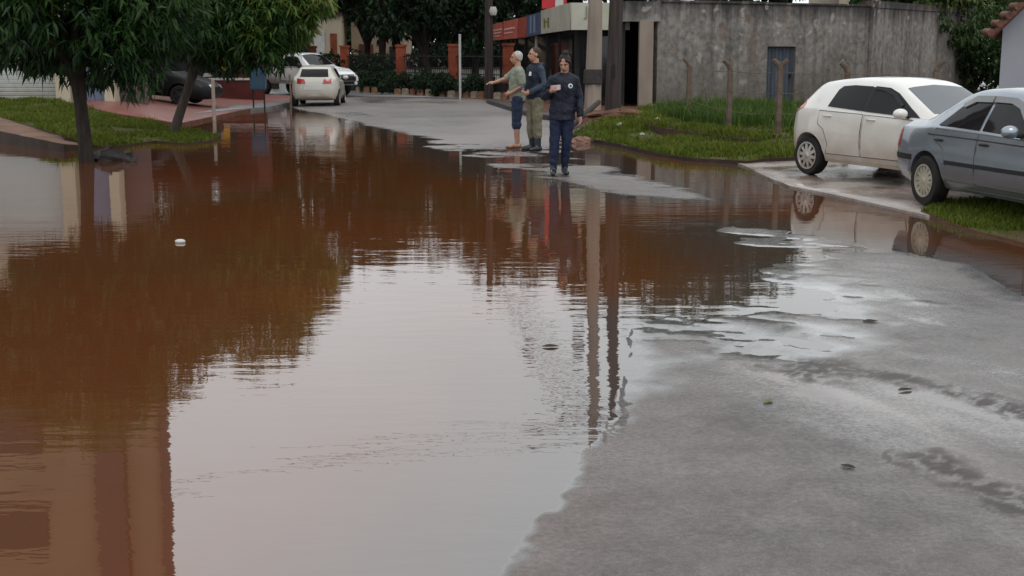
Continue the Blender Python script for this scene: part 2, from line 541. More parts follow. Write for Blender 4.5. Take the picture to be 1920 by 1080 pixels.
NC, NR = 640, 720
rat = np.linspace(-0.85, 0.85, NC)
ys = 2.2 * (75 / 2.2) ** (np.arange(NR) / (NR - 1))
gx = (rat[None, :] * (ys[:, None] + 1.5)); gy = np.repeat(ys[:, None], NC, 1)
hh, wet, mud, pale_sheen, deb, film = road_fields(gx, gy)
idx = np.arange(NC * NR).reshape(NR, NC)
quads = np.stack([idx[:-1, :-1], idx[:-1, 1:], idx[1:, 1:], idx[1:, :-1]], -1).reshape(-1, 4)
V = np.stack([gx, gy, hh], -1).reshape(-1, 3)
me = np_mesh('road', V, quads, True)
attr(me, 'wet', wet.ravel()); attr(me, 'mud', mud.ravel()); attr(me, 'silt', pale_sheen.ravel()); attr(me, 'debris', deb.ravel()); attr(me, 'film', film.ravel())
tag(link('road', me, M['asphalt']), 'wet grey asphalt street half under flood water', 'road', kind='structure')
lo = np.minimum.reduce([hh[:-1, :-1], hh[:-1, 1:], hh[1:, 1:], hh[1:, :-1]]).ravel()
wq = quads[lo < 0.002]
used, inv = np.unique(wq, return_inverse=True)
WV = V[used].copy(); dep = -WV[:, 2].copy(); WV[:, 2] = 0
me = np_mesh('water', WV, inv.reshape(-1, 4), True)
attr(me, 'depth', dep)
tag(link('water', me, M['water']), 'reddish brown flood water mirroring trees and sky', 'water', kind='structure')

# ------------------------------------------------------------------ banks and verges
GROUND_BVH = [BVHTree.FromPolygons([tuple(p) for p in V[::1]], [tuple(q) for q in quads])]
def gz(x, y):                          # height of whatever ground or water lies at (x, y)
    z = 0.0
    for b in GROUND_BVH:
        h = b.ray_cast(Vector((x, y, 5)), Vector((0, 0, -1)))[0]
        if h is not None: z = max(z, h.z)
    return z
def gp(u, v, z=0.1):                   # the ground point seen at (u, v), on the real surface
    p = at(u, v, z)
    for _ in range(4): p = at(u, v, gz(p.x, p.y))
    return Vector((p.x, p.y, gz(p.x, p.y)))
def patch(name, outline, m, cell=0.35, bumpy=0.03, seed=0, skirt=0.4, label=None, cat=None, kind='structure', hump=0.0, world=False, lift=0.0):
    P = [Vector(o) if world else at(*o) for o in outline]
    pts, n = [], len(P)
    for i in range(n):
        a, b = P[i], P[(i + 1) % n]
        k = max(1, int((b - a).length / cell))
        for j in range(k): pts.append(a.lerp(b, j / k))
    nb = len(pts)
    B = np.array([[p.x, p.y, p.z] for p in pts])
    B[:, 0] += (fbm(B[:, 0] * 2, B[:, 1] * 2, seed + 5) - 0.5) * bumpy * 2
    B[:, 1] += (fbm(B[:, 0] * 2, B[:, 1] * 2, seed + 6) - 0.5) * bumpy * 3
    x0, y0 = B[:, :2].min(0); x1, y1 = B[:, :2].max(0)
    X, Y = np.meshgrid(np.arange(x0, x1, cell), np.arange(y0, y1, cell))
    X = X.ravel() + rng.uniform(-.3, .3, X.size) * cell; Y = Y.ravel() + rng.uniform(-.3, .3, Y.size) * cell
    sd = signed_dist(X, Y, B[:, :2])
    k = sd < -cell * 0.45
    X, Y, sd = X[k], Y[k], sd[k]
    ctrl = np.array([[p.x, p.y, p.z] for p in P])
    def hz(x, y):
        d = (x[:, None] - B[None, :, 0]) ** 2 + (y[:, None] - B[None, :, 1]) ** 2 + 0.02
        q = d ** -1.6
        return (q * B[None, :, 2]).sum(1) / q.sum(1)
    Z = hz(X, Y) + (fbm(X * 1.2, Y * 1.2, seed) - 0.4) * bumpy * 2.5 * np.clip(-sd / 0.6, 0, 1) + hump * np.clip(-sd / 0.4, 0, 1)
    co2 = [Vector((a, b)) for a, b in B[:, :2]] + [Vector((a, b)) for a, b in zip(X, Y)]
    zz = list(B[:, 2]) + list(Z)
    r = geometry.delaunay_2d_cdt(co2, [], [list(range(nb))], 1, 1e-5)
    vs = []
    for v, orig in zip(r[0], r[3]):
        z = zz[orig[0]] if orig else 0.05
        vs.append((v.x, v.y, z + lift))
    fs = [tuple(f) for f in r[2]]
    # skirt down into the ground
    cnt = {}
    for f in fs:
        for i in range(len(f)):
            e = (f[i], f[(i + 1) % len(f)]); cnt[e] = 1
    out = [e for e in cnt if (e[1], e[0]) not in cnt]
    low = {}
    for a, b in out:
        for q in (a, b):
            if q not in low:
                low[q] = len(vs); vs.append((vs[q][0], vs[q][1], vs[q][2] - skirt))
    fs2 = [(b, a, low[a], low[b]) for a, b in out]
    me = bpy.data.meshes.new(name)
    me.from_pydata(vs, [], fs + fs2)
    ms = m if isinstance(m, (list, tuple)) else [m]
    o = link(name, me, ms)
    if len(ms) > 1:
        for i in range(len(fs), len(fs) + len(fs2)): me.polygons[i].material_index = 1
    for i in range(len(fs)): me.polygons[i].use_smooth = True
    tag(o, label, cat, None, kind)
    GROUND_BVH.append(BVHTree.FromPolygons(vs, fs))
    tris = [(f[0], f[i], f[i + 1]) for f in fs for i in range(1, len(f) - 1)]
    return o, np.array(vs), np.array(tris)

def blades(name, V, T, count, hgt, wid, m, label, keep=None, lean=0.5, seed=1):
    r = np.random.default_rng(seed)
    A, B, D = V[T[:, 0]], V[T[:, 1]], V[T[:, 2]]
    ar = np.linalg.norm(np.cross(B - A, D - A), axis=1) / 2
    k = r.choice(len(T), count, p=ar / ar.sum())
    u, v = r.random(count), r.random(count)
    s = u + v > 1; u[s], v[s] = 1 - u[s], 1 - v[s]
    P = A[k] + (B - A)[k] * u[:, None] + (D - A)[k] * v[:, None]
    clump = fbm(P[:, 0] * 1.1, P[:, 1] * 1.1, 77 + seed)
    q = r.random(count) < np.clip((clump - 0.36) * 5.5, 0.06, 1)
    if keep is not None: q &= keep(P)
    P, clump = P[q], clump[q]; n = len(P)
    th = r.uniform(0, 2 * math.pi, n)
    H = hgt * r.uniform(0.4, 1.2, n) * (0.3 + 1.4 * clump ** 1.4) * (1 + (r.random(n) < .012) * 1.0)
    dx, dy = np.cos(th) * wid / 2, np.sin(th) * wid / 2
    lx, ly = r.normal(0, lean, n) * H, r.normal(0, lean, n) * H
    Vv = np.empty((n, 5, 3))
    Vv[:, 0] = P + np.stack([-dx, -dy, np.full(n, -0.01)], 1); Vv[:, 1] = P + np.stack([dx, dy, np.full(n, -0.01)], 1)
    mid = P + np.stack([lx * .3, ly * .3, H * .6], 1)
    Vv[:, 2] = mid + np.stack([dx, dy, 0 * dx], 1) * .8; Vv[:, 3] = mid - np.stack([dx, dy, 0 * dx], 1) * .8
    Vv[:, 4] = P + np.stack([lx, ly, H], 1)
    i = np.arange(n)[:, None] * 5
    F = np.concatenate([i + [0, 1, 2], i + [0, 2, 3], i + [3, 2, 4]])
    me = np_mesh(name, Vv.reshape(-1, 3), F)
    attr(me, 'tint', np.repeat(np.clip(r.normal(0.45, 0.2, n) + (clump - 0.5) * 0.5, 0, 1), 5))
    return tag(link(name, me, m), label, 'grass', None, 'stuff')

def leafy(name, stops, rough=0.42, trans=0.3):
    m, t, b = nodes(name)
    a = N(t, 'ShaderNodeAttribute', _attribute_name='tint')
    c = ramp(t, a.outputs['Fac'], stops)
    t.links.new(c, b.inputs['Base Color'])
    b.inputs['Roughness'].default_value = rough
    b.inputs['Specular IOR Level'].default_value = 0.22
    tr = N(t, 'ShaderNodeBsdfTranslucent')
    t.links.new(c, tr.inputs['Color'])
    ms = N(t, 'ShaderNodeMixShader'); ms.inputs[0].default_value = trans
    t.links.new(b.outputs[0], ms.inputs[1]); t.links.new(tr.outputs[0], ms.inputs[2])
    t.links.new(ms.outputs[0], t.nodes['Material Output'].inputs[0])
    return m

M['grass'] = leafy("grass_blades", [(0.0, (0.036, 0.050, 0.006)), (0.5, (0.085, 0.120, 0.010)), (1.0, (0.17, 0.17, 0.030))], 0.7)
M['weeds'] = leafy("tall_weeds", [(0.0, (0.022, 0.045, 0.010)), (0.5, (0.048, 0.095, 0.014)), (1.0, (0.11, 0.15, 0.030))], 0.5)

# far pavement under the buildings, then what lies on it
patch('pavement', [(-45, 30.5, .34), (-13.5, 30.5, .30), (-9.2, 34, .10), (-7.6, 41, .08), (-7.7, 47, .08), (-9.5, 58, .05), (-10, 75, .05), (-45, 75, .3)],
      M['forecourt'], 1.2, 0.01, 3, 0.5, 'wet grey forecourt beyond the grass bank', 'pavement', world=True)
patch('pavement_far', [(-9.4, 53.2, .06), (-2.6, 48.9, .1), (0.0, 46.5, .12), (3, 46.5, .2), (20, 52, .3), (45, 60, .3), (45, 95, .3), (-30, 95, .3), (-30, 66, .2), (-12, 58, .1)],
      M['forecourt'], 1.5, 0.01, 4, 0.5, 'strip of pavement along the far fence', 'pavement', world=True)
patch('paved_forecourt', [(215, 214, .22), (330, 232, .08), (346, 231, .05), (447, 209, .05), (500, 200, .05), (546, 189, .06), (556, 181, .1), (400, 172, .22), (150, 172, .42), (150, 200, .42)],
      [M['pavers'], M['soil']], 0.5, 0.01, 5, 0.4, 'red brick paving sloping down to the flood water', 'paving', lift=0.02)
pth, _, _ = patch('path', [(158, 266, .09), (162, 273, .04), (120, 270, .13), (60, 258, .19), (0, 246, .23), (-200, 214, .32), (-420, 200, .4), (-420, 180, .5), (-200, 196, .42), (0, 217, .32), (60, 236, .28), (120, 254, .21)],
      [M['path'], M['darksoil']], 0.3, 0.03, 6, 0.6, 'trodden brown path on the left bank', 'path')
_, LV, LT = patch('grass_bank', [(412, 256, .04), (392, 264, .03), (345, 268, .03), (290, 264, .03), (240, 271, .03), (195, 275, .03), (156, 268, .08), (120, 255, .22), (60, 237, .29), (0, 218, .33), (-200, 197, .43), (-420, 181, .5), (-420, 170, .6),
      (-200, 176, .56), (0, 186, .50), (110, 190, .46), (165, 201, .40), (215, 216, .25), (310, 236, .13), (345, 242, .09)],
      [M['turf'], M['darksoil']], 0.3, 0.05, 7, 0.5, 'green grass bank on the left above the water', 'bank')
blades('grass', LV, LT, 60000, 0.10, 0.018, M['grass'], 'short green grass on the left bank', seed=1)

patch('dirt_yard', [(0.55, 36.2, .10), (1.25, 30.6, .10), (2.0, 28.6, .12), (4.0, 27.5, .15), (9, 24, .22), (20, 22, .3), (40, 24, .3), (40, 70, .3), (-0.5, 60, .15), (-2.3, 49.5, .1), (-1.0, 45.5, .12), (0.0, 40, .12)],
      [M['soil'], M['concrete_wet']], 0.8, 0.03, 8, 0.5, 'bare reddish ground in front of the shop and wall', 'ground', world=True)
_, VV, VT = patch('grass_verge', [(1086, 244, .10), (1074, 254, .03), (1100, 261, .03), (1160, 273, .03), (1220, 287, .03), (1290, 299, .03), (1362, 303, .03), (1400, 305, .04), (1432, 301, .07), (1490, 298, .1), (1560, 293, .14), (1660, 280, .2),
      (1660, 238, .34), (1400, 215, .36), (1240, 201, .32), (1195, 208, .30), (1150, 222, .26), (1112, 232, .2)],
      [M['turf'], M['darksoil']], 0.3, 0.05, 9, 0.4, 'green grass verge on the right beside the puddle', 'verge', lift=0.03)
blades('grass', VV, VT, 70000, 0.11, 0.018, M['grass'], 'short green grass on the right verge by the parked cars',
       keep=lambda P: np.array([not (p[1] > 27.5 and p[0] < 4.6) or rng.random() < 0.35 for p in P]), seed=2)
_, SV, ST = patch('soil_bank', [(1190, 231, .24), (1240, 242, .24), (1290, 250, .22), (1380, 262, .2), (1480, 273, .2), (1560, 280, .2), (1560, 270, .24), (1480, 263, .25), (1380, 251, .26), (1300, 238, .28), (1240, 226, .3), (1205, 219, .3)],
      M['banksoil'], 0.2, 0.08, 10, 0.3, 'low bank of dark soil under the fence posts', 'soil', hump=0.07, lift=0.025)
blades('grass', SV, ST, 6000, 0.12, 0.016, M['grass'], 'sparse grass growing over the low soil bank by the fence posts', seed=6)
wk = [at(u, v, .33) for u, v in ((1225, 222), (1232, 203), (1500, 203), (1560, 222), (1520, 243), (1400, 240), (1300, 228))]
WVs = np.array([tuple(p) for p in wk]); WT = np.array([(0, i, i + 1) for i in range(1, len(wk) - 1)])
blades('tall_grass', WVs, WT, 14000, 0.30, 0.018, M['weeds'], 'tall dark weeds growing along the stained concrete wall', lean=0.35, seed=3)
patch('driveway', [(1376, 302, .03), (1405, 314, .03), (1440, 331, .03), (1478, 347, .03), (1560, 363, .03), (1650, 383, .03), (1735, 402, .03), (1790, 405, .05), (1960, 400, .07), (2150, 330, .1), (1850, 285, .14), (1490, 294, .09), (1430, 299, .06)],
      [M['driveway'], M['driveway']], 0.35, 0.03, 12, 0.3, 'wet concrete driveway under the parked cars', 'driveway', lift=-0.004)
_, GV, GT = patch('grass_strip', [(1728, 397, .03), (1770, 416, .012), (1820, 432, .010), (1925, 459, .010), (2080, 500, .01), (2300, 500, .03), (2200, 395, .1), (1960, 385, .1), (1880, 378, .08), (1770, 380, .07)],
      [M['turf'], M['soil']], 0.2, 0.03, 13, 0.3, 'patchy grass strip beside the silver saloon', 'verge', lift=0.012)
blades('grass', GV, GT, 26000, 0.06, 0.010, M['grass'], 'patchy short grass in front of the silver car', seed=4)

# ------------------------------------------------------------------ cars
def paint(name, col, dirt=None, rough=0.28, metal=0.0):
    return mat(name, col, rough, 0.05, 2, metal=metal, coat=0.6, dirt=dirt)
MUD = (0.31, 0.225, 0.15)
M['paint_white'] = paint("white_paint", (0.66, 0.655, 0.63), (MUD, 0.15, 1.30))  # tan low down: mud, plus brown light off the water put into the colour
M['paint_far'] = paint("dusty_white_paint", (0.50, 0.49, 0.44), (MUD, 0.1, 0.7), 0.4)
M['paint_pickup'] = paint("pickup_white_paint", (0.72, 0.73, 0.73), (MUD, 0.2, 0.8))
M['paint_silver'] = paint("silver_blue_paint", (0.26, 0.295, 0.34), ((0.16, 0.13, 0.11), 0.1, 0.5), 0.27, 0.68)
M['paint_black'] = mat("black_paint", (0.010, 0.010, 0.011), 0.35, 0.1, 2, spec=0.15)
M['glass'] = mat("car_glass", (0.010, 0.010, 0.012), 0.04, 0.1, 1, spec=0.16)
M['glass_pale'] = mat("windscreen_glass", (0.075, 0.085, 0.10), 0.08, 0.1, 1, spec=0.5)
M['rubber'] = mat("tyre_rubber", (0.018, 0.017, 0.016), 0.7, 0.3, 8, 0.2, 40)
M['trim'] = mat("black_trim", (0.02, 0.02, 0.021), 0.5, 0.1)
M['seam'] = mat('door_gap', (0.09, 0.085, 0.08), 0.7, 0.1)
M['visor'] = mat("smoked_visor", (0.16, 0.165, 0.165), 0.15, 0.1, 2)
M['alloy'] = mat("alloy", (0.50, 0.49, 0.47), 0.35, 0.1, 6, metal=0.6, dirt=((0.25, 0.17, 0.11), -0.4, 0.3))
M['hubcap'] = mat("dusty_wheel_cover", (0.33, 0.30, 0.235), 0.5, 0.15, 6, metal=0.2)
M['rimdark'] = mat("wheel_recess", (0.03, 0.028, 0.026), 0.6, 0.1)
M['red_lens'] = mat("red_lens", (0.32, 0.018, 0.012), 0.15, 0.15, 5, coat=0.5)
M['clear_lens'] = mat("clear_lens", (0.55, 0.56, 0.55), 0.1, 0.1, 5, spec=0.8)
M['amber_lens'] = mat("amber_lens", (0.55, 0.20, 0.05), 0.15, 0.1)
M['plate'] = mat("number_plate", (0.55, 0.56, 0.54), 0.5, 0.1)
M['chrome'] = mat("chrome", (0.6, 0.6, 0.6), 0.15, 0.05, metal=1)
hl, ht, hb = nodes("lit_headlamp")
hb.inputs['Base Color'].default_value = (0.8, 0.6, 0.4, 1)
hb.inputs['Emission Color'].default_value = (1.0, 0.62, 0.34, 1); hb.inputs['Emission Strength'].default_value = 0.25
M['lit'] = hl

def curve(keys, xs, sig):
    k = np.array(keys); lo, hi = xs[0], xs[-1]
    X = np.linspace(lo, hi, 800); Yv = np.interp(X, k[:, 0], k[:, 1])
    if sig:
        s = sig / (X[1] - X[0]); n = int(3 * s) + 1
        kern = np.exp(-0.5 * (np.arange(-n, n + 1) / s) ** 2); kern /= kern.sum()
        Yp = np.concatenate([np.full(n, Yv[0]) * 2 - Yv[1:n + 1][::-1], Yv, np.full(n, Yv[-1]) * 2 - Yv[-n - 1:-1][::-1]])
        Yv = np.convolve(Yp, kern, 'valid')
    return np.interp(xs, X, Yv)

def car_shell(S, sig=0.03):
    x0, x1 = S['zt'][0][0], S['zt'][-1][0]
    u = np.linspace(0, 1, 100)
    xs = x0 + (x1 - x0) * (u - 0.10 * np.sin(2 * math.pi * u) / 1.0 * 0.8)
    q = {k: curve(S[k], xs, sig if k not in ('zt',) else S.get('zsig', 0.05)) for k in ('zb', 'zl', 'zt', 'ws', 'wm', 'wl', 'wt')}
    rows = []
    for i in range(len(xs)):
        zb, zl, zt, ws, wm, wl, wt = (q[k][i] for k in ('zb', 'zl', 'zt', 'ws', 'wm', 'wl', 'wt'))
        zt = max(zt, zl + 0.02); hc = zt - zl; zm = zb + (zl - zb) * 0.5
        L = lambda a, b, t: a + (b - a) * t
        P = [(0, zb), (ws * .8, zb), (ws * .97, zb + .015), (ws, zb + .06), (L(ws, wm, .75), zb + (zm - zb) * .45), (wm, zm - .02), (wm, zm + .08),
             (L(wm, wl, .45), L(zm + .08, zl, .6)), (L(wm, wl, .8), zl - .025), (wl, zl), (L(wl, wt, .08), zl + hc * .06), (L(wl, wt, .32), zl + hc * .3), (L(wl, wt, .60), zl + hc * .55), (L(wl, wt, .84), zl + hc * .76),
             (wt, zl + hc * .89), (wt * .92, zl + hc * .95), (wt * .75, zl + hc * .985), (wt * .4, zt), (0, zt + .006)]
        ring = [(xs[i], -y, z) for y, z in P] + [(xs[i], y, z) for y, z in P[-2:0:-1]]
        rows.append(ring)
    n = len(rows[0]); mb = MB()
    vs = [p for r in rows for p in r]; fs = []
    for i in range(len(rows) - 1):
        for k in range(n):
            k2 = (k + 1) % n
            fs.append((i * n + k, (i + 1) * n + k, (i + 1) * n + k2, i * n + k2))
    for e in (0, len(rows) - 1):
        c = len(vs); zz = [p[2] for p in rows[e]]
        vs.append((rows[e][0][0] + (-0.015 if e == 0 else .015), 0, (min(zz) + max(zz)) / 2))
        for k in range(n):
            fs.append((e * n + k, e * n + (k + 1) % n, c))
    mb.add(vs, fs)
    return mb

def bool_cut(shell_mesh, cutter_mesh):
    a = bpy.data.objects.new("a", shell_mesh); b = bpy.data.objects.new("b", cutter_mesh)
    C.objects.link(a); C.objects.link(b)
    m = a.modifiers.new("b", 'BOOLEAN'); m.operation = 'DIFFERENCE'; m.object = b; m.solver = 'EXACT'; m.material_mode = 'INDEX'
    dg = bpy.context.evaluated_depsgraph_get(); dg.update()
    me = bpy.data.meshes.new_from_object(a.evaluated_get(dg))
    bpy.data.objects.remove(a); bpy.data.objects.remove(b)
    return me

class Car:
    def __init__(s, S, root):
        s.S, s.root = S, root
        sm = car_shell(S).mesh("body")
        sm.materials.append(S['paint']); sm.materials.append(M['trim'])
        cut = MB(); cut.mi = 1
        for wx in (0, S['wb']):
            for sg in (-1, 1):
                cut.lathe([(S['rw'] + S.get('gap', .05), sg * 0.50), (S['rw'] + S.get('gap', .05), sg * 1.3)], (wx, 0, S['rw'] + 0.01), 'Y', 40)
        cm = cut.mesh("cut"); cm.materials.append(S['paint']); cm.materials.append(M['trim'])
        me = bool_cut(sm, cm)
        me.polygons.foreach_set('use_smooth', [True] * len(me.polygons))
        me.set_sharp_from_angle(angle=R(38))
        bm = bmesh.new(); bm.from_mesh(me)
        s.bvh = BVHTree.FromBMesh(bm); bm.free()
        me.materials.clear()
        s.body = link('body', me, [S['paint'], M['trim']], root)
    def proj(s, p, ax, off):
        if ax in ('y', '-y'):
            sg = -1 if ax == '-y' else 1
            o, d = Vector((p[0], sg * 3, p[1])), Vector((0, -sg, 0))
        elif ax == 'x': o, d = Vector((8, p[0], p[1])), Vector((-1, 0, 0))
        elif ax == '-x': o, d = Vector((-8, p[0], p[1])), Vector((1, 0, 0))
        else: o, d = Vector((p[0], p[1], 5)), Vector((0, 0, -1))
        h, n, i, _ = s.bvh.ray_cast(o, d)
        if h is None:
            h, n, i, _ = s.bvh.find_nearest(o + d * (8 - 0.6 if 'x' in ax else 2.3))
        if n.dot(d) > 0: n = -n
        return h + (n * 0.6 - d * 0.4).normalized() * off
    def patch(s, poly, ax, off, name, m, parent=None, step=0.07, both=True, thick=0.0):
        outs = []
        axes = (ax, '-y') if (ax == 'y' and both) else (ax,)
        for a in axes:
            bm = bmesh.new()
            f = bm.faces.new([bm.verts.new((p[0], p[1], 0)) for p in poly])
            lo = [min(p[k] for p in poly) for k in (0, 1)]; hi = [max(p[k] for p in poly) for k in (0, 1)]
            for k in (0, 1):
                nn = int((hi[k] - lo[k]) / step)
                for j in range(1, nn + 1):
                    c = [0, 0, 0]; c[k] = lo[k] + (hi[k] - lo[k]) * j / (nn + 1)
                    nr = [0, 0, 0]; nr[k] = 1
                    bmesh.ops.bisect_plane(bm, geom=bm.verts[:] + bm.edges[:] + bm.faces[:], plane_co=c, plane_no=nr)
            bmesh.ops.triangulate(bm, faces=bm.faces)
            for v in bm.verts: v.co = s.proj((v.co.x, v.co.y), a, off)
            # a little return at the edge so that the panel has a thickness
            ext = [e for e in bm.edges if e.is_boundary]
            r = bmesh.ops.extrude_edge_only(bm, edges=ext)
            cen = s.bvh
            for v in r['geom']:
                if isinstance(v, bmesh.types.BMVert):
                    h, n, _, _ = s.bvh.find_nearest(v.co)
                    v.co = v.co.lerp(h, 1.2)
            bmesh.ops.recalc_face_normals(bm, faces=bm.faces)
            me = bpy.data.meshes.new(name); bm.to_mesh(me); bm.free()
            me.polygons.foreach_set('use_smooth', [True] * len(me.polygons)); me.set_sharp_from_angle(angle=R(40))
            outs.append(link(name, me, m, parent or s.root))
        return outs
    def wheel(s, x, sg, kind):
        rw = s.S['rw']; wd = s.S.get('tw', .19); yo = s.S['track'] * sg
        rr = s.S['rr']
        pr = [(rr, -wd * .5), (rr + .01, -wd * .5), (rw * .93, -wd * .5), (rw * .985, -wd * .38), (rw, -wd * .25), (rw, wd * .25), (rw * .985, wd * .38), (rw * .93, wd * .5), (rr + .01, wd * .5), (rr - .004, wd * .42)]
        tyre = MB().lathe(pr, (0, 0, 0), 'Y', 40, cap=False)
        w_ = tyre.build('wheel', M['rubber'], s.root, smooth=35)
        w_.location = (x, yo, rw)
        rim = MB(); o = sg * wd * .5
        rim.mi = 1; rim.lathe([(rr * .99, o * .35), (rr * .99, o * .45)], (0, 0, 0), 'Y', 40)
        rim.mi = 0
        ring = [(rr * 1.02, o * .86), (rr * 1.03, o * 1.03), (rr * .93, o * 1.02), (rr * .88, o * .72)]
        n = 40; vs, fs = [], []
        for r_, h in ring:
            for k in range(n):
                th = 2 * math.pi * k / n; vs.append((r_ * math.cos(th), h, -r_ * math.sin(th)))
        for i in range(len(ring) - 1):
            for k in range(n): fs.append((i * n + k, i * n + (k + 1) % n, (i + 1) * n + (k + 1) % n, (i + 1) * n + k))
        rim.add(vs, fs)
        ns = 10 if kind == 'alloy' else (14 if kind == 'cover' else 5)
        for k in range(ns):
            th = 2 * math.pi * (k + .25) / ns
            q = Matrix.Rotation(th, 3, 'Y')
            r0, r1 = rr * .15, rr * .93
            w0, w1 = (.030, .022) if kind == 'alloy' else ((.016, .026) if kind == 'cover' else (.06, .05))
            pts = [(r0, -w0), (r1, -w1), (r1, w1), (r0, w0)]
            a = [q @ Vector((px, o * (.98 if i in (0, 3) else .88), pz)) for i, (px, pz) in enumerate(pts)]
            bq = [q @ Vector((px, o * .55, pz)) for px, pz in pts]
            rim.add(a + bq, [(0, 1, 2, 3), (0, 4, 5, 1), (1, 5, 6, 2), (2, 6, 7, 3), (3, 7, 4, 0)])
        rim.lathe([(rr * .24, o * .6), (rr * .24, o * .98), (rr * .18, o * 1.06), (.001, o * 1.08)], (0, 0, 0), 'Y', 20)
        rim.build('rim', [M['hubcap'] if kind == 'cover' else (M['trim'] if kind == 'dark' else M['alloy']), M['rimdark']], w_, smooth=35)
    def wheels(s, kind):
        for x in (0, s.S['wb']):
            for sg in (-1, 1): s.wheel(x, sg, kind)
    def mirror(s, x, z, m, size=(.085, .11, .075)):
        for a, sg in (('y', 1), ('-y', -1)):
            h = s.proj((x, z), a, 0)
            mb = MB(); c = h + Vector((0.02, sg * (size[1] + .05), .035))
            mb.ball(c, size, 16, 10, Matrix.Rotation(0.0, 3, 'X'))
            o = mb.build('mirror', m, s.root, smooth=50)
            st = MB().limb([h + Vector((.02, -sg * .01, -.01)), h + Vector((.02, sg * .07, .0))], [.03, .028], 10)
            st.build('mirror_mount', M['trim'], o, smooth=50)
    def handle(s, x, z, m, length=.17):
        for a, sg in (('y', 1), ('-y', -1)):
            p = [s.proj((x + t * length, z), a, o) for t, o in ((-.5, .002), (-.4, .028), (0, .034), (.4, .028), (.5, .002))]
            MB().limb(p, [.011, .014, .015, .014, .011], 8).build('door_handle', m, s.root, smooth=50)

def strip(poly_line, hw):             # a thin closed band along a polyline in the side view
    a, b = [], []
    n = len(poly_line)
    for i, p in enumerate(poly_line):
        q0, q1 = poly_line[max(i - 1, 0)], poly_line[min(i + 1, n - 1)]
        d = Vector((q1[0] - q0[0], q1[1] - q0[1])).normalized()
        nn = Vector((-d.y, d.x)) * hw
        a.append((p[0] + nn.x, p[1] + nn.y)); b.append((p[0] - nn.x, p[1] - nn.y))
    return a + b[::-1]

HATCH = dict(wb=2.51, rw=.30, rr=.205, track=.745, zsig=.04,
    zb=[(-.59, .38), (-.5, .29), (-.3, .23), (2.8, .20), (3.2, .24), (3.295, .32)],
    zl=[(-.59, .84), (-.45, 1.0), (-.2, 1.03), (.3, 1.02), (1.2, .975), (2.2, .92), (2.4, .90), (2.9, .80), (3.2, .66), (3.295, .55)],
    zt=[(-.59, .90), (-.52, 1.05), (-.32, 1.24), (-.10, 1.39), (.0, 1.435), (.25, 1.468), (.7, 1.503), (1.1, 1.50), (1.45, 1.46), (1.62, 1.41), (2.38, .99), (2.55, .96), (2.9, .87), (3.15, .75), (3.295, .62)],
    ws=[(-.59, .46), (-.5, .66), (-.3, .745), (0, .785), (2.5, .785), (3.0, .72), (3.2, .58), (3.295, .40)],
    wm=[(-.59, .52), (-.5, .71), (-.3, .81), (0, .847), (2.5, .847), (3.0, .77), (3.2, .60), (3.295, .42)],
    wl=[(-.59, .50), (-.5, .66), (-.3, .745), (.2, .80), (2.3, .79), (2.9, .69), (3.2, .52), (3.295, .36)],
    wt=[(-.59, .45), (-.3, .52), (0, .545), (1, .575), (1.6, .56), (2.38, .655), (2.9, .52), (3.295, .30)])

def hatchback(label, p, pscale, loc, heading, group=None, wheel='alloy', glassm=None, zs=.96, far=False):
    r = thing('hatchback_car', label, 'car', loc, heading, group)
    r.scale = (pscale, pscale, pscale * zs)
    c = Car(dict(HATCH, paint=p), r)
    c.patch([(1.68, -.50), (2.30, -.60), (2.34, 0), (2.30, .60), (1.68, .50), (1.64, 0)], 'z', .006, 'windshield', glassm or M['glass_pale'], step=.12)
    fd = [(1.17, .36), (1.17, .97), (2.16, .93), (2.2, .60), (2.12, .36)]
    rd = [(.40, .36), (.46, .50), (.36, .72), (.22, .80), (.22, 1.0), (1.14, .975), (1.14, .36)]
    for poly in (fd, rd):
        for a in ('y', '-y'):
            d = c.patch(poly, a, .006, 'door', p, step=.10, both=False)[0]
            c.patch(strip(poly + poly[:1], .0045), a, .0085, 'door_seam', M['seam'], d, .2, both=False)
    c.patch([(.36, 1.065), (1.125, 1.02), (1.125, 1.375), (.75, 1.385), (.50, 1.365), (.43, 1.31)], 'y', .011, 'window', M['glass'])
    c.patch([(1.185, 1.015), (2.20, .967), (1.95, 1.10), (1.64, 1.29), (1.45, 1.362), (1.185, 1.380)], 'y', .011, 'window', M['glass'])
    c.patch([(1.19, 1.372), (1.42, 1.352), (1.60, 1.285), (1.83, 1.13), (1.80, 1.10), (1.57, 1.25), (1.40, 1.31), (1.19, 1.33)], 'y', .026, 'window_visor', M['trim'])
    c.patch([(1.125, 1.02), (1.185, 1.015), (1.185, 1.365), (1.125, 1.365)], 'y', .012, 'pillar_trim', M['trim'])
    c.patch([(-.50, 1.08), (.50, 1.08), (.46, 1.36), (-.46, 1.36)], '-x', .007, 'rear_window', M['glass'], step=.1)
    if far:
        for s_ in (-1, 1): c.patch([(s_ * .30, .84), (s_ * .60, .84), (s_ * .60, 1.02), (s_ * .34, 1.0)], '-x', .012, 'tail_light', M['red_lens'], step=.1)
    else: c.patch([(-.575, .90), (-.22, 1.03), (-.24, 1.11), (-.40, 1.17), (-.56, 1.04)], 'y', .010, 'tail_light', M['red_lens'])
    c.patch([(2.80, .66), (3.22, .60), (3.16, .72), (2.86, .83)], 'y', .008, 'headlight', M['clear_lens'])
    c.patch([(-.36, .62), (.36, .62), (.36, .74), (-.36, .74)], '-x', .012, 'license_plate', M['plate'], step=.3)
    c.patch(strip([(.40, .245), (1.2, .25), (2.1, .245)], .03), 'y', .008, 'sill_trim', p)
    c.mirror(1.98, .985, p)
    c.handle(.42, .925, p); c.handle(1.33, .905, p)
    c.wheels(wheel)
    return r

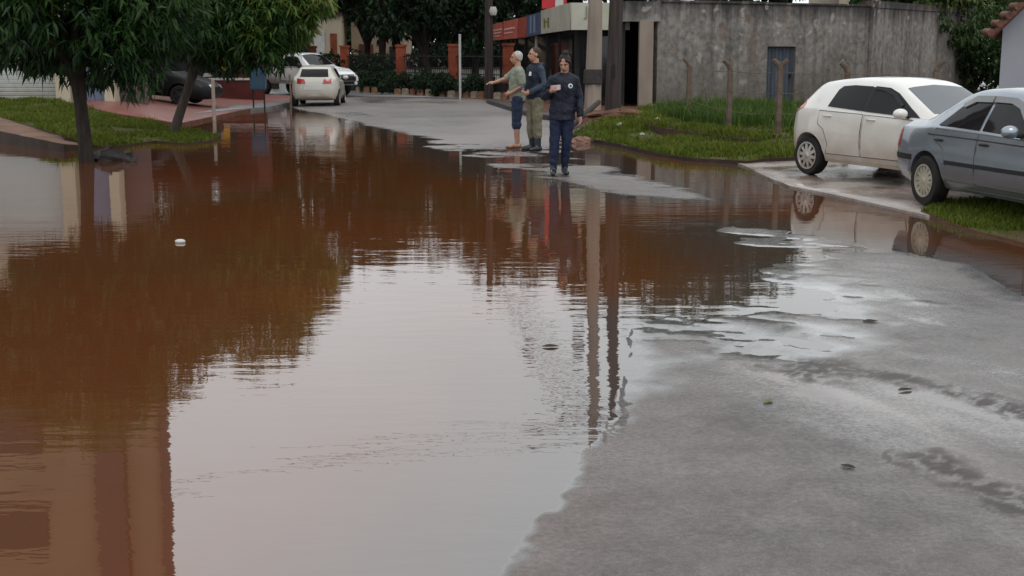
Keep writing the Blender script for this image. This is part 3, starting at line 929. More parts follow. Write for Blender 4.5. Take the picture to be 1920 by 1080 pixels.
SEDAN = dict(wb=2.535, rw=.295, rr=.19, track=.745, zsig=.045,
    zb=[(-.88, .42), (-.78, .30), (-.4, .23), (3.0, .20), (3.4, .25), (3.46, .34)],
    zl=[(-.88, .84), (-.7, .90), (0, .93), (1.2, .905), (2.1, .875), (2.5, .84), (3.1, .72), (3.46, .58)],
    zt=[(-.88, .91), (-.80, .975), (-.40, .995), (-.28, 1.01), (.38, 1.33), (.6, 1.385), (1.0, 1.405), (1.35, 1.39), (1.58, 1.345), (2.27, .945), (2.4, .925), (3.0, .83), (3.3, .74), (3.46, .62)],
    ws=[(-.88, .58), (-.75, .72), (-.4, .77), (2.6, .77), (3.2, .70), (3.46, .50)],
    wm=[(-.88, .64), (-.75, .775), (-.4, .83), (2.6, .84), (3.2, .76), (3.46, .55)],
    wl=[(-.88, .62), (-.7, .73), (0, .785), (2.0, .785), (2.8, .74), (3.3, .64), (3.46, .50)],
    wt=[(-.88, .55), (-.4, .62), (0, .59), (.5, .545), (1.5, .555), (2.27, .66), (3.0, .58), (3.46, .42)])

def saloon(name, label, p, loc, heading, pscale=1.0, group=None, visor=True, wheel='cover'):
    r = thing(name, label, 'car', loc, heading, group)
    r.scale = (pscale,) * 3
    c = Car(dict(SEDAN, paint=p), r)
    c.patch([(1.64, -.49), (2.20, -.60), (2.24, 0), (2.20, .60), (1.64, .49), (1.60, 0)], 'z', .006, 'windshield', M['glass'], step=.12)
    c.patch([(.32, -.50), (-.22, -.56), (-.25, 0), (-.22, .56), (.32, .50), (.34, 0)], 'z', .006, 'rear_window', M['glass'], step=.12)
    fd = [(1.03, .34), (1.03, .90), (2.02, .875), (2.06, .60), (2.0, .34)]
    rd = [(.40, .34), (.45, .48), (.36, .70), (.16, .78), (.14, .92), (1.0, .90), (1.0, .34)]
    for poly in (fd, rd):
        for a in ('y', '-y'):
            d = c.patch(poly, a, .006, 'door', p, step=.10, both=False)[0]
            c.patch(strip(poly + poly[:1], .0045), a, .0085, 'door_seam', M['seam'], d, .2, both=False)
    c.patch([(.16, .955), (.97, .935), (.97, 1.275), (.66, 1.28), (.48, 1.22)], 'y', .011, 'window', M['glass'])
    c.patch([(1.04, .935), (1.94, .905), (1.56, 1.215), (1.36, 1.272), (1.04, 1.28)], 'y', .011, 'window', M['glass'])
    if visor:
        c.patch([(.44, 1.20), (.64, 1.295), (.99, 1.305), (.99, 1.235), (.68, 1.23), (.50, 1.16)], 'y', .03, 'window_visor', M['visor'])
        c.patch([(1.02, 1.305), (1.38, 1.295), (1.58, 1.235), (1.90, .97), (1.82, .97), (1.52, 1.185), (1.34, 1.235), (1.02, 1.24)], 'y', .03, 'window_visor', M['visor'])
    c.patch(strip([(.0, .845), (1.0, .835), (2.0, .815), (2.7, .77)], .006), 'y', .010, 'body_line', M['trim'], step=.15)
    c.patch(strip([(.42, .545), (1.2, .545), (2.05, .545)], .022), 'y', .016, 'side_moulding', M['trim'], step=.15)
    c.patch([(-.87, .52), (-.32, .52), (-.32, .585), (-.87, .585)], 'y', .014, 'bumper_moulding', M['trim'], step=.1)
    c.patch([(-.68, .52), (.68, .52), (.68, .585), (-.68, .585)], '-x', .014, 'bumper_moulding', M['trim'], step=.15)
    c.patch([(-.86, .66), (-.66, .66), (-.66, .86), (-.84, .86)], 'y', .009, 'tail_light', M['red_lens'])
    for s_ in (-1, 1):
        c.patch([(s_ * .36, .66), (s_ * .60, .66), (s_ * .60, .85), (s_ * .36, .85)], '-x', .010, 'tail_light', M['red_lens'], step=.1)
        c.patch([(s_ * .34, .58), (s_ * .52, .58), (s_ * .52, .68), (s_ * .34, .69)], 'x', .010, 'headlight', M['clear_lens'], step=.1)
    c.patch([(-.26, .70), (.26, .70), (.26, .82), (-.26, .82)], '-x', .012, 'license_plate', M['plate'], step=.3)
    c.patch(strip([(.42, .235), (1.2, .235), (2.05, .235)], .03), 'y', .008, 'sill_trim', p)
    c.mirror(1.72, .93, p, (.075, .10, .07))
    c.handle(.26, .79, M['trim'], .15); c.handle(1.16, .79, M['trim'], .15)
    c.wheels(wheel)
    return r

PICK = dict(wb=3.08, rw=.36, rr=.22, track=.77, tw=.23, zsig=.03, gap=.07,
    zb=[(-1.2, .62), (-1.0, .52), (3.5, .42), (4.0, .45), (4.1, .55)],
    zl=[(-1.2, 1.10), (.95, 1.10), (1.1, 1.13), (2.5, 1.12), (2.8, 1.09), (3.6, 1.0), (4.0, .86), (4.1, .76)],
    zt=[(-1.2, 1.14), (.98, 1.15), (1.0, 1.17), (1.05, 1.62), (1.2, 1.70), (1.8, 1.71), (2.05, 1.66), (2.75, 1.20), (2.9, 1.17), (3.6, 1.09), (3.95, .97), (4.1, .82)],
    ws=[(-1.2, .80), (3.3, .80), (3.9, .72), (4.1, .60)],
    wm=[(-1.2, .84), (-1.0, .86), (3.3, .87), (3.9, .78), (4.1, .64)],
    wl=[(-1.2, .83), (-1.0, .85), (2.6, .82), (3.4, .78), (3.9, .66), (4.1, .56)],
    wt=[(-1.2, .80), (.98, .80), (1.05, .62), (1.5, .60), (2.05, .60), (2.75, .70), (3.5, .66), (4.1, .48)])

def pickup(label, loc, heading, sc):
    r = thing('pickup_truck', label, 'pickup truck', loc, heading)
    r.scale = (sc,) * 3
    p = M['paint_pickup']
    c = Car(dict(PICK, paint=p), r)
    c.patch([(-1.10, -.70), (.9, -.70), (.9, .70), (-1.10, .70)], 'z', .004, 'cargo_bed', M['trim'], step=.3)
    c.patch([(2.10, -.54), (2.68, -.64), (2.72, 0), (2.68, .64), (2.10, .54), (2.06, 0)], 'z', .006, 'windshield', M['glass'], step=.12)
    c.patch([(1.22, 1.17), (2.45, 1.16), (2.02, 1.52), (1.88, 1.56), (1.24, 1.57)], 'y', .011, 'window', M['glass'])
    c.patch([(-.5, 1.22), (.5, 1.22), (.48, 1.55), (-.48, 1.55)], '-x', .008, 'rear_window', M['glass'], step=.15)
    for a in ('y', '-y'):
        poly = [(1.15, .60), (1.15, 1.13), (2.5, 1.12), (2.52, .60)]
        d = c.patch(poly, a, .006, 'door', p, step=.2, both=False)[0]
        c.patch(strip(poly + poly[:1], .010), a, .009, 'door_seam', M['seam'], d, .3, both=False)
    c.patch([(-.50, .62), (.50, .62), (.50, .86), (-.50, .86)], 'x', .015, 'grille', M['trim'], step=.12)
    c.patch([(-.62, .42), (.62, .42), (.66, .60), (-.66, .60)], 'x', .05, 'bumper', M['trim'], step=.12)
    for s_ in (-1, 1):
        c.patch([(s_ * .42, .74), (s_ * .66, .80), (s_ * .64, .92), (s_ * .44, .88)], 'x', .014, 'headlight', M['lit'] if s_ < 0 else M['clear_lens'], step=.08)
        MB().lathe([(.07, 0), (.07, .05), (.05, .06)], (4.12, s_ * .46, .52), 'X', 16).build('fog_light', M['clear_lens'], r, smooth=40)
    c.patch([(3.62, .78), (4.0, .76), (3.98, .92), (3.72, .92)], 'y', .012, 'headlight', M['lit'], step=.1)
    c.mirror(2.36, 1.18, M['trim'], (.08, .10, .10))
    c.handle(1.36, 1.02, M['trim'])
    c.wheels('steel')
    return r

def place(theta, ref, s, off=.8):     # heading in the plan; ref = contact of the near rear wheel
    d = Vector((math.cos(theta), -math.sin(theta), 0)); n = Vector((-math.sin(theta), -math.cos(theta), 0))
    return ref - n * off * s, -theta

loc, hd = place(R(64), Vector((4.15, 17.95, 0.0)), .94)
hatchback('white hatchback splashed with mud, parked on the wet driveway beside the fence posts', M['paint_white'], .94, loc + Vector((0, 0, .042)), hd, 'cars parked on the driveway')
loc, hd = place(R(77), Vector((4.60, 14.2, 0.0)), .94)
saloon('saloon_car', 'silver blue saloon with smoked window visors standing nose out on the grass strip', M['paint_silver'], loc + Vector((0, 0, .045)), hd, .94, 'cars parked on the driveway')
p = gp(588, 200)
hatchback('small dusty white car seen from behind at the far water edge', M['paint_far'], .93, Vector((p.x, p.y + .6, gz(p.x, p.y + .6) - .01)), R(93), None, 'steel', M['glass'], far=True)
pickup('white single cab pickup with a lit headlamp behind the small dusty car', Vector((-9.65, 53.6, gz(-8.9, 52.6) - .01)), R(-40), 1.0)
for (u, v, a, lab) in ((306, 193, -4, 'dark saloon under the leaning mango tree on the red paving'),):
    p = gp(u, v)
    x0, y0 = p.x - (2.0 if u > 200 else .6), p.y + (1.0 if u > 200 else -.9)
    z0, z1 = gz(x0, y0), gz(x0 + 2.5 * math.cos(R(a)), y0 + 2.5 * math.sin(R(a)))
    o = saloon('saloon_car', lab, M['paint_black'], Vector((x0, y0, z0 + .01)), R(a), 1.0, None, False, 'dark' if u > 200 else 'cover')
    o.rotation_euler = (0, -math.atan2(z1 - z0, 2.5), R(a))


# ------------------------------------------------------------------ people
def skin(name, c):
    m, t, b = nodes(name)
    cc = ramp(t, noise(t, 14, 4), [(0.3, tuple(x * .82 for x in c)), (0.7, tuple(min(1, x * 1.15) for x in c))])
    t.links.new(cc, b.inputs['Base Color']); b.inputs['Roughness'].default_value = 0.5
    b.inputs['Subsurface Weight'].default_value = 0.08; b.inputs['Subsurface Radius'].default_value = (.01, .004, .002)
    return m
M['skin_f'] = skin("skin_tan", (0.36, 0.185, 0.13))
M['skin_m'] = skin("skin_ruddy", (0.37, 0.19, 0.125))
M['hair_dark'] = mat("dark_hair", (0.018, 0.013, 0.011), 0.5, 0.3, 40, 0.5, 90, stretch=(1, 1, .2))
M['hair_grey'] = mat("grey_hair", (0.40, 0.38, 0.35), 0.6, 0.3, 40, 0.5, 90, stretch=(1, 1, .2))
M['hair_short'] = mat("short_brown_hair", (0.045, 0.030, 0.022), 0.6, 0.3, 60, 0.4, 120)
M['navy'] = mat("navy_jacket", (0.011, 0.013, 0.024), 0.55, 0.35, 9, 0.7, 14)
M['navy2'] = mat("dark_jacket", (0.013, 0.017, 0.028), 0.6, 0.35, 9, 0.7, 14)
M['sleeve2'] = mat("slate_sleeve", (0.030, 0.042, 0.065), 0.6, 0.3, 9, 0.6, 14)
M['jeans'] = mat("indigo_jeans", (0.012, 0.018, 0.044), 0.7, 0.35, 12, 0.6, 18)
M['shorts'] = mat("denim_shorts", (0.022, 0.031, 0.060), 0.7, 0.4, 12, 0.6, 18)
M['polo'] = mat("sage_polo", (0.22, 0.235, 0.185), 0.75, 0.18, 8, 0.7, 12)
M['khaki'] = mat("olive_trousers", (0.135, 0.120, 0.080), 0.75, 0.25, 9, 0.7, 14)
M['boot'] = mat("wet_rubber_boot", (0.010, 0.014, 0.022), 0.18, 0.2, 5)
M['sandal'] = mat("sandal_brown", (0.06, 0.03, 0.02), 0.6, 0.2)
M['badge'] = mat("pale_badge", (0.55, 0.57, 0.60), 0.5, 0.1)
M['eye'] = mat("dark_eye", (0.012, 0.010, 0.010), 0.25, 0.1)
M['lips'] = mat("lips", (0.22, 0.06, 0.05), 0.5, 0.1)
M['phone'] = mat("pale_phone_case", (0.42, 0.33, 0.34), 0.4, 0.05)

def fuse(mb, name, voxel, m, parent=None, smooth=6, wrinkle=0.0):
    me = mb.mesh(name)
    o = bpy.data.objects.new("a", me); C.objects.link(o)
    r = o.modifiers.new("r", 'REMESH'); r.mode = 'VOXEL'; r.voxel_size = voxel; r.use_smooth_shade = True
    s = o.modifiers.new("s", 'SMOOTH'); s.factor = 0.5; s.iterations = smooth
    dg = bpy.context.evaluated_depsgraph_get(); dg.update()
    me2 = bpy.data.meshes.new_from_object(o.evaluated_get(dg))
    bpy.data.objects.remove(o); me2.name = name
    me2.polygons.foreach_set('use_smooth', [True] * len(me2.polygons))
    me2.materials.clear()
    if wrinkle:                        # cloth folds
        n = len(me2.vertices); co = np.empty(n * 3); no = np.empty(n * 3)
        me2.vertices.foreach_get('co', co); me2.vertices.foreach_get('normal', no)
        co = co.reshape(-1, 3); no = no.reshape(-1, 3)
        a = fbm(co[:, 0] * 7 + co[:, 1] * 5 + 40, co[:, 2] * 15 + co[:, 0] * 6 + 40, 5, 3) - .5
        c_ = fbm(co[:, 0] * 16 + 90, co[:, 2] * 9 + co[:, 1] * 14 + 90, 9, 2) - .5
        co += no * ((a * 2.0 + c_) * wrinkle)[:, None]
        me2.vertices.foreach_set('co', co.ravel()); me2.update()
    return link(name, me2, m, parent)

def V3(*a): return Vector(a)

def hand(mb, wrist, d, nrm, side, curl=0.35):
    # wrist, finger direction, palm normal (curls towards it), side = direction of the thumb
    d = d.normalized(); nrm = (nrm - d * nrm.dot(d)).normalized(); sd = d.cross(nrm); sd = sd if sd.dot(side) > 0 else -sd
    p0 = wrist
    mb.limb([p0, p0 + d * .035, p0 + d * .075], [.026, (.030), .028], 10)
    for k, off in enumerate((-.026, .026)):
        mb.limb([p0 + d * .02 + sd * off * .5, p0 + d * .075 + sd * off], [.015, .0135], 8)
    for k, (off, L) in enumerate(((.028, .070), (.010, .080), (-.009, .074), (-.027, .058))):
        q = p0 + d * (.082 - abs(off) * .12) + sd * off
        dd = d.copy(); pts = [q - d * .01]
        c = q.copy()
        for j, fr in enumerate((.42, .32, .26)):
            ang = curl * (0.5 + .6 * j)
            dd = (dd * math.cos(ang) + nrm * math.sin(ang)).normalized()
            c = c + dd * L * fr; pts.append(c)
        mb.limb(pts, [.0100, .0095, .0088, .0078], 8)
    t0 = p0 + d * .022 + sd * .024
    t1 = t0 + (d * .6 + sd * .75 + nrm * .25).normalized() * .034
    t2 = t1 + (d * .95 + sd * .2 + nrm * .4).normalized() * .030
    mb.limb([t0, t1, t2], [.0125, .0110, .0092], 8)

def person(label, loc, rotz, H, lean, arms, legs, sk, head_turn=0.0, head_tilt=0.0, belly=0.0, bulk=1.0, group=None):
    """front is -Y, the person's own left is +X; heights as for a 1.70 m body, scaled by the Empty"""
    k = H / 1.70
    r = thing('person', label, 'person', loc, rotz, group)
    r.scale = (k, k, k)
    def ln(p): return Vector((p[0] + lean[0] * p[2] / 1.7, p[1] + lean[1] * p[2] / 1.7, p[2]))
    J = {}
    J['torso'] = [(ln((0, 0.01, z)), (rx * bulk, ry * bulk + b)) for z, rx, ry, b in
                  ((.87, .150, .110, 0), (.95, .165, .118, belly * .4), (1.05, .148, .104, belly), (1.14, .150, .108, belly * .8), (1.24, .162, .115, belly * .3), (1.33, .166, .108, 0), (1.39, .140, .088, 0), (1.43, .085, .068, 0))]
    J['arms'] = [[ln(p) for p in a[:4]] + [Vector(a[4]), Vector(a[5]), a[6]] for a in arms]
    J['legs'] = [[ln(p) for p in a] for a in legs]
    J['crotch'] = ln((0, .012, .855))
    hc = ln((0, -.015, 1.60))
    HR = Matrix.Rotation(head_turn, 3, 'Z') @ Matrix.Rotation(head_tilt, 3, 'X')
    J['head'] = (hc, HR)
    b = MB()
    b.tube([p for p, q in J['torso']], [(q[0] * .95, q[1] * .95) for p, q in J['torso']], 20)
    hp = lambda x, y, z: hc + HR @ Vector((x, y, z))
    b.limb([ln((0, .012, 1.40)), hp(0, .018, -.06)], [.060, .054], 14)
    b.ball(hp(0, .012, .022), (.077, .096, .094), 18, 14, HR)
    b.ball(hp(0, -.022, -.045), (.058, .070, .070), 16, 12, HR)
    b.ball(hp(0, -.055, -.088), (.028, .026, .022), 12, 8, HR)
    b.limb([hp(0, -.084, .022), hp(0, -.106, -.022), hp(0, -.098, -.030)], [.010, .0155, .014], 8)
    for sx in (-1, 1):
        b.ball(hp(sx * .077, .008, -.005), (.012, .020, .032), 10, 8, HR)
        b.ball(hp(sx * .036, -.060, -.020), (.022, .020, .018), 10, 8, HR)
        b.limb([hp(sx * .016, -.086, .034), hp(sx * .048, -.072, .032)], [.009, .008], 8)
    b.limb([hp(-.020, -.084, -.056), hp(0, -.093, -.055), hp(.020, -.084, -.056)], [.009, .011, .009], 8)
    for i, a in enumerate(J['arms']):
        b.limb(a[:3], [.050, .041, .028], 12)
    for a in J['legs']:
        b.limb([a[0], a[0].lerp(a[1], .5), a[1], a[1].lerp(a[2], .35), a[2]], [.086, .074, .054, .055, .037], 14)
        fd = (a[3] - a[2])
        b.limb([a[2] + Vector((0, .03, -.045)), a[2] + Vector((fd.x * .5, fd.y * .5, -.045)), a[2] + Vector((fd.x, fd.y, -.06))], [.036, .036, .026], 12)
    for i, a in enumerate(J['arms']):
        d = a[3] - a[2]
        hand(b, a[2] + d.normalized() * .01, d, a[4], a[5], a[6])
    body = fuse(b, 'body', .0062, sk, r, 3)
    # face
    for sx in (-1, 1):
        MB().ball(hp(sx * .034, -.083, .012), (.010, .005, .0055), 10, 8, HR).build('eye', M['eye'], body, smooth=60)
        MB().limb([hp(sx * .018, -.094, .032), hp(sx * .050, -.078, .031)], [.0045, .0035], 8).build('eyebrow', M['hair_dark'], body, smooth=60)
    MB().limb([hp(-.022, -.089, -.056), hp(0, -.0985, -.055), hp(.022, -.089, -.056)], [.005, .007, .005], 8).build('mouth', M['lips'], body, smooth=60)
    return r, body, J, hp, HR, ln

def torso_cloth(mb, J, z0, grow, extra=0.0):
    for_ = [(p, q) for p, q in J['torso']]
    pts = [p.copy() for p, q in for_]; rad = [(q[0] + grow, q[1] + grow) for p, q in for_]
    if z0 < .87:
        pts.insert(0, Vector((pts[0].x, pts[0].y, z0))); rad.insert(0, (rad[0][0] + extra, rad[0][1] + extra))
    mb.tube(pts, rad, 24)
    if len(J['torso']) > 4:
        c = J['torso'][-1][0]
        mb.limb([Vector((c.x - .150, c.y, c.z - .062)), Vector((c.x - .075, c.y + .004, c.z - .018)), Vector((c.x + .075, c.y + .004, c.z - .018)), Vector((c.x + .150, c.y, c.z - .062))], [.050 + grow * .6, .046 + grow * .6, .046 + grow * .6, .050 + grow * .6], 14)

def sleeve(mb, a, upto, g, n=14):
    # upto: 1 = elbow, 2 = wrist (fractions allowed)
    if upto <= 1:
        e = a[0].lerp(a[1], upto); mb.limb([a[0], a[0].lerp(e, .5), e], [.056 + g, .054 + g, .050 + g], n)
    else:
        e = a[1].lerp(a[2], upto - 1); mb.limb([a[0] + Vector((0, 0, -.006)), a[0].lerp(a[1], .35), a[1], e], [.053 + g, .050 + g, .046 + g, .036 + g], n)

def leg_cloth(mb, a, upto, g, flare=0.0):
    if upto > 1:
        e = a[1].lerp(a[2], upto - 1)
        mb.limb([a[0] + Vector((0, 0, .02)), a[0].lerp(a[1], .5), a[1], a[1].lerp(e, .5), e], [.092 + g, .080 + g, .064 + g, .062 + g + flare, .056 + g + flare], 16)
    else:
        e = a[0].lerp(a[1], upto); mb.limb([a[0], e], [.092 + g, .075 + g + flare], 16)

def boots(r, a, top, m):
    b = MB(); e = a[2].lerp(a[1], top)
    b.limb([e, e.lerp(a[2], .5), a[2] + Vector((0, 0, -.02))], [.062, .058, .050], 16)
    fd = a[3] - a[2]
    b.limb([a[2] + Vector((0, .035, -.045)), a[2] + Vector((fd.x * .5, fd.y * .5, -.04)), a[2] + Vector((fd.x * 1.08, fd.y * 1.08, -.053))], [.046, .046, .038], 14)
    return fuse(b, 'boot', .010, m, r, 2)


# ---- the woman walking towards the water
arms = [((-.170, .01, 1.362), (-.262, .02, 1.12), (-.205, -.19, 1.205), (-.150, -.25, 1.235), (.35, .55, .3), (0, -.3, 1), .75),
        ((.170, .01, 1.362), (.245, .03, 1.11), (.262, -.05, .86), (.262, -.085, .77), (-.9, -.3, 0), (0, -1, -.1), .40)]
legs = [((-.085, 0, .88), (-.092, -.03, .47), (-.088, -.05, .09), (-.105, -.19, .09)), ((.085, 0, .88), (.088, .0, .47), (.082, .08, .09), (.105, -.06, .09))]
q = gp(1048, 328)
r, body, J, hp, HR, ln = person('woman in navy jacket with round pale badge, jeans and rubber boots, one hand raised', q, R(2), 1.67, (.075, 0), arms, legs,
                                M['skin_f'], head_turn=R(-18), head_tilt=R(24), bulk=1.06)
b = MB(); torso_cloth(b, J, .80, .022, .012)
for a in J['arms']: sleeve(b, a, 1.93, .014)
b.tube([ln((0, .012, 1.38)), ln((0, .012, 1.475))], [(.086, .076), (.074, .070)], 18)
jk = fuse(b, 'jacket', .009, M['navy'], r, 2, 0.013)
e = MB(); c = ln((.088, -.134, 1.285)); e.lathe([(.026, 0), (.034, .002), (.034, -.010), (.0285, -.013), (.001, -.013)], (0, 0, 0), 'Y', 20)
e.mi = 1; e.lathe([(.018, -.0135), (.018, -.016), (.001, -.016)], (0, 0, 0), 'Y', 16)
o = e.build('chest_badge', [M['badge'], M['sleeve2']], jk, smooth=40); o.location = c; o.rotation_euler = (R(-8), 0, R(18))
zp = MB().tube([ln((.0, -.150, .84)), ln((0, -.152, 1.0)), ln((0, -.150, 1.2)), ln((0, -.138, 1.33)), ln((0, -.088, 1.44))], .004, 6); zp.build('zip', M['trim'], jk)
b = MB(); torso_cloth(b, {'torso': J['torso'][:3]}, .84, .014); b.ball(J['crotch'], (.128, .122, .105), 16, 10)
for a in J['legs']: leg_cloth(b, a, 1.75, .007)
fuse(b, 'jeans', .010, M['jeans'], r, 2, 0.01)
for a in J['legs']: boots(r, a, .82, M['boot'])
b = MB()
b.ball(hp(0, .030, .045), (.086, .094, .090), 18, 12, HR); b.ball(hp(0, .055, -.015), (.078, .066, .085), 16, 10, HR)
b.ball(hp(.012, .050, .140), (.046, .048, .042), 14, 10, HR)
for sx in (-1, 1): b.limb([hp(sx * .045, -.062, .075), hp(sx * .078, -.020, .035), hp(sx * .082, .015, -.03)], [.020, .022, .016], 10)
fuse(b, 'hair', .008, M['hair_dark'], r, 3)
a = J['arms'][0]; W = Matrix.Translation(q) @ Matrix.Rotation(R(2), 4, 'Z') @ Matrix.Scale(1.67 / 1.7, 4)
hd_ = (a[3] - a[2]).normalized()
pc = W @ (a[2] + hd_ * .09 + Vector((.020, -.004, .028)))
ph = MB().box((0, 0, 0), (.150, .010, .074))
o = ph.build('phone', M['phone'], None, bevel=.004); o.location = pc; o.rotation_euler = (R(-12), R(-6), R(-24))
tag(o, 'pale phone held up in the raised hand of the woman', 'phone')

# ---- the elderly man pointing
arms = [((-.170, .01, 1.362), (-.205, -.18, 1.235), (-.175, -.39, 1.165), (-.165, -.48, 1.155), (0, -.1, -1), (1, 0, .2), .22),
        ((.170, .01, 1.362), (.235, .075, 1.11), (.165, -.13, .985), (.110, -.20, .965), (-.7, .5, 0), (0, -.3, 1), .45)]
legs = [((-.088, 0, .88), (-.100, -.01, .47), (-.100, .02, .09), (-.125, -.11, .09)), ((.088, 0, .88), (.100, -.02, .47), (.095, -.02, .09), (.125, -.15, .09))]
q = gp(970, 277)
r, body, J, hp, HR, ln = person('grey haired man in sage polo and denim shorts pointing with an outstretched arm', q, R(-84), 1.73, (0, -.005), arms, legs, M['skin_m'],
                                head_turn=R(4), head_tilt=R(4), belly=.035, bulk=1.04)
b = MB(); torso_cloth(b, J, .84, .017, .004)
for a in J['arms']: sleeve(b, a, .82, .020)
b.tube([ln((0, .012, 1.38)), ln((0, .012, 1.455))], [(.082, .072), (.070, .066)], 18)
fuse(b, 'polo_shirt', .009, M['polo'], r, 2, 0.014)
b = MB(); torso_cloth(b, {'torso': J['torso'][:3]}, .82, .010); b.ball(J['crotch'], (.138, .128, .112), 16, 10)
for a in J['legs']: leg_cloth(b, a, 1.22, .012, .012)
fuse(b, 'shorts', .010, M['shorts'], r, 2, 0.012)
b = MB(); b.ball(hp(0, .028, .035), (.083, .093, .088), 18, 12, HR); b.ball(hp(0, .050, -.01), (.076, .062, .062), 14, 10, HR)
fuse(b, 'hair', .008, M['hair_grey'], r, 3)
for a in J['legs']:
    fd = a[3] - a[2]; b = MB()
    c = a[2] + Vector((fd.x * .45, fd.y * .45 + .012, -.082))
    b.limb([c + Vector((-fd.x * .6, .10, 0)), c + Vector((fd.x * .3, 0, 0)), c + Vector((fd.x * .6, -.125, 0))], [(.046, .012), (.050, .012), (.042, .012)], 12)
    b.limb([c + Vector((-.045, -.02, .01)), c + Vector((0, -.035, .052)), c + Vector((.045, -.02, .01))], [.009] * 3, 8)
    b.build('sandal', M['sandal'], r, smooth=50)

# ---- the man in the dark jacket
arms = [((-.170, .01, 1.362), (-.250, .02, 1.11), (-.130, -.165, 1.00), (-.065, -.20, .985), (.3, .8, 0), (0, 0, 1), .55),
        ((.170, .01, 1.362), (.250, .035, 1.11), (.135, -.155, .985), (.070, -.20, .965), (-.3, .8, 0), (0, 0, 1), .55)]
legs = [((-.088, 0, .88), (-.105, -.02, .47), (-.105, .01, .09), (-.16, -.12, .09)), ((.088, 0, .88), (.100, -.01, .47), (.105, .0, .09), (.14, -.14, .09))]
q = gp(1003, 283)
r, body, J, hp, HR, ln = person('man in dark jacket, olive trousers and rubber boots with hands joined at waist', q, R(-62), 1.80, (0, 0), arms, legs, M['skin_m'],
                                head_turn=R(-12), head_tilt=R(2), bulk=1.08)
b = MB(); torso_cloth(b, J, .90, .024, .004)
b.tube([ln((0, .012, 1.38)), ln((0, .012, 1.47))], [(.092, .080), (.078, .074)], 18)
b.limb([ln((-.10, .085, 1.43)), ln((0, .115, 1.42)), ln((.10, .085, 1.43))], [.040, .050, .040], 12)
jk = fuse(b, 'jacket', .009, M['navy2'], r, 2, 0.013)
for a in J['arms']:
    b = MB(); sleeve(b, a, 1.93, .017); fuse(b, 'sleeve', .009, M['sleeve2'], jk, 2, 0.011)
e = MB().slab([(-.022, 0, -.03), (.022, 0, -.03), (.022, 0, .028), (0, 0, .040), (-.022, 0, .028)], (0, -.012, 0))
o = e.build('chest_badge', M['badge'], jk); o.location = ln((.085, -.138, 1.285)); o.rotation_euler = (R(-8), 0, R(20))
b = MB(); torso_cloth(b, {'torso': J['torso'][:3]}, .82, .010); b.ball(J['crotch'], (.138, .128, .112), 16, 10)
for a in J['legs']: leg_cloth(b, a, 1.55, .010, .008)
fuse(b, 'trousers', .010, M['khaki'], r, 2, 0.012)
for a in J['legs']: boots(r, a, .76, M['boot'])
b = MB(); b.ball(hp(0, .024, .040), (.081, .092, .084), 18, 12, HR); b.ball(hp(0, .045, -.01), (.075, .062, .06), 14, 10, HR)
fuse(b, 'hair', .008, M['hair_short'], r, 3)

# ------------------------------------------------------------------ buildings
def make_old_concrete():
    m, t, b = nodes("stained_concrete")
    n1 = noise(t, 0.9, 8); n2 = noise(t, 6, 8); st = noise(t, 2.2, 6, stretch=(1.6, 1.6, 0.10)); st2 = noise(t, 6.0, 5, stretch=(1.5, 1.5, 0.05))
    c = ramp(t, n1, [(0.30, (0.115, 0.106, 0.096)), (0.5, (0.205, 0.194, 0.178)), (0.70, (0.29, 0.282, 0.262))])
    c = mixc(t, 0.55, c, ramp(t, n2, [(0.3, (0.065, 0.060, 0.055)), (0.7, (0.29, 0.28, 0.26))]))
    zt = zcoord(t, 2.45, 3.30)                      # soot and algae run down from the coping
    k = math_(t, 'MULTIPLY', math_(t, 'ADD', zt, math_(t, 'MULTIPLY', math_(t, 'SUBTRACT', st, 0.5), 2.4)), 1.15, clamp=True)
    k = math_(t, 'MULTIPLY', k, 0.90)
    c = mixc(t, k, c, (0.028, 0.026, 0.027))
    s2 = ramp(t, st2, [(0.56, (0, 0, 0)), (0.72, (1, 1, 1))])
    c = mixc(t, math_(t, 'MULTIPLY', s2, 0.22), c, (0.05, 0.047, 0.045))
    n3 = noise(t, 1.7, 6)
    pl = ramp(t, n3, [(0.60, (0, 0, 0)), (0.66, (1, 1, 1))])   # fallen plaster
    c = mixc(t, math_(t, 'MULTIPLY', pl, 0.55), c, (0.13, 0.085, 0.065))
    n4 = noise(t, 2.6, 7)
    wh = ramp(t, n4, [(0.63, (0, 0, 0)), (0.69, (1, 1, 1))])
    c = mixc(t, math_(t, 'MULTIPLY', wh, 0.5), c, (0.42, 0.40, 0.36))
    zl = math_(t, 'SUBTRACT', 1.0, zcoord(t, 0.2, 1.5))
    c = mixc(t, math_(t, 'MULTIPLY', zl, math_(t, 'MULTIPLY', n2, 0.9)), c, (0.075, 0.062, 0.050))
    t.links.new(c, b.inputs['Base Color']); b.inputs['Roughness'].default_value = 0.85; b.inputs['Specular IOR Level'].default_value = 0.2
    bump(t, b, math_(t, 'ADD', n2, math_(t, 'MULTIPLY', pl, -0.6)), 0.5, 0.02)
    return m
M['oldwall'] = make_old_concrete()
M['darkroom'] = mat("unlit_interior_wall", (0.022, 0.021, 0.022), 0.8, 0.3, 1)  # near-black: shade of unlit interiors put into the colour; also the dark plinth
M['steeldoor'] = mat("blue_grey_steel", (0.065, 0.080, 0.100), 0.5, 0.3, 2, 0.1, 8, stretch=(3, 3, .4))
M['pole'] = mat("pole_concrete", (0.25, 0.21, 0.175), 0.8, 0.2, 2, 0.3, 30, stretch=(1, 1, .3))
M['wood'] = mat("weathered_dark_wood", (0.042, 0.033, 0.030), 0.8, 0.4, 4, 0.5, 25, stretch=(3, 3, .15))
M['postcon'] = mat("weathered_post", (0.115, 0.085, 0.065), 0.9, 0.35, 5, 0.5, 30)
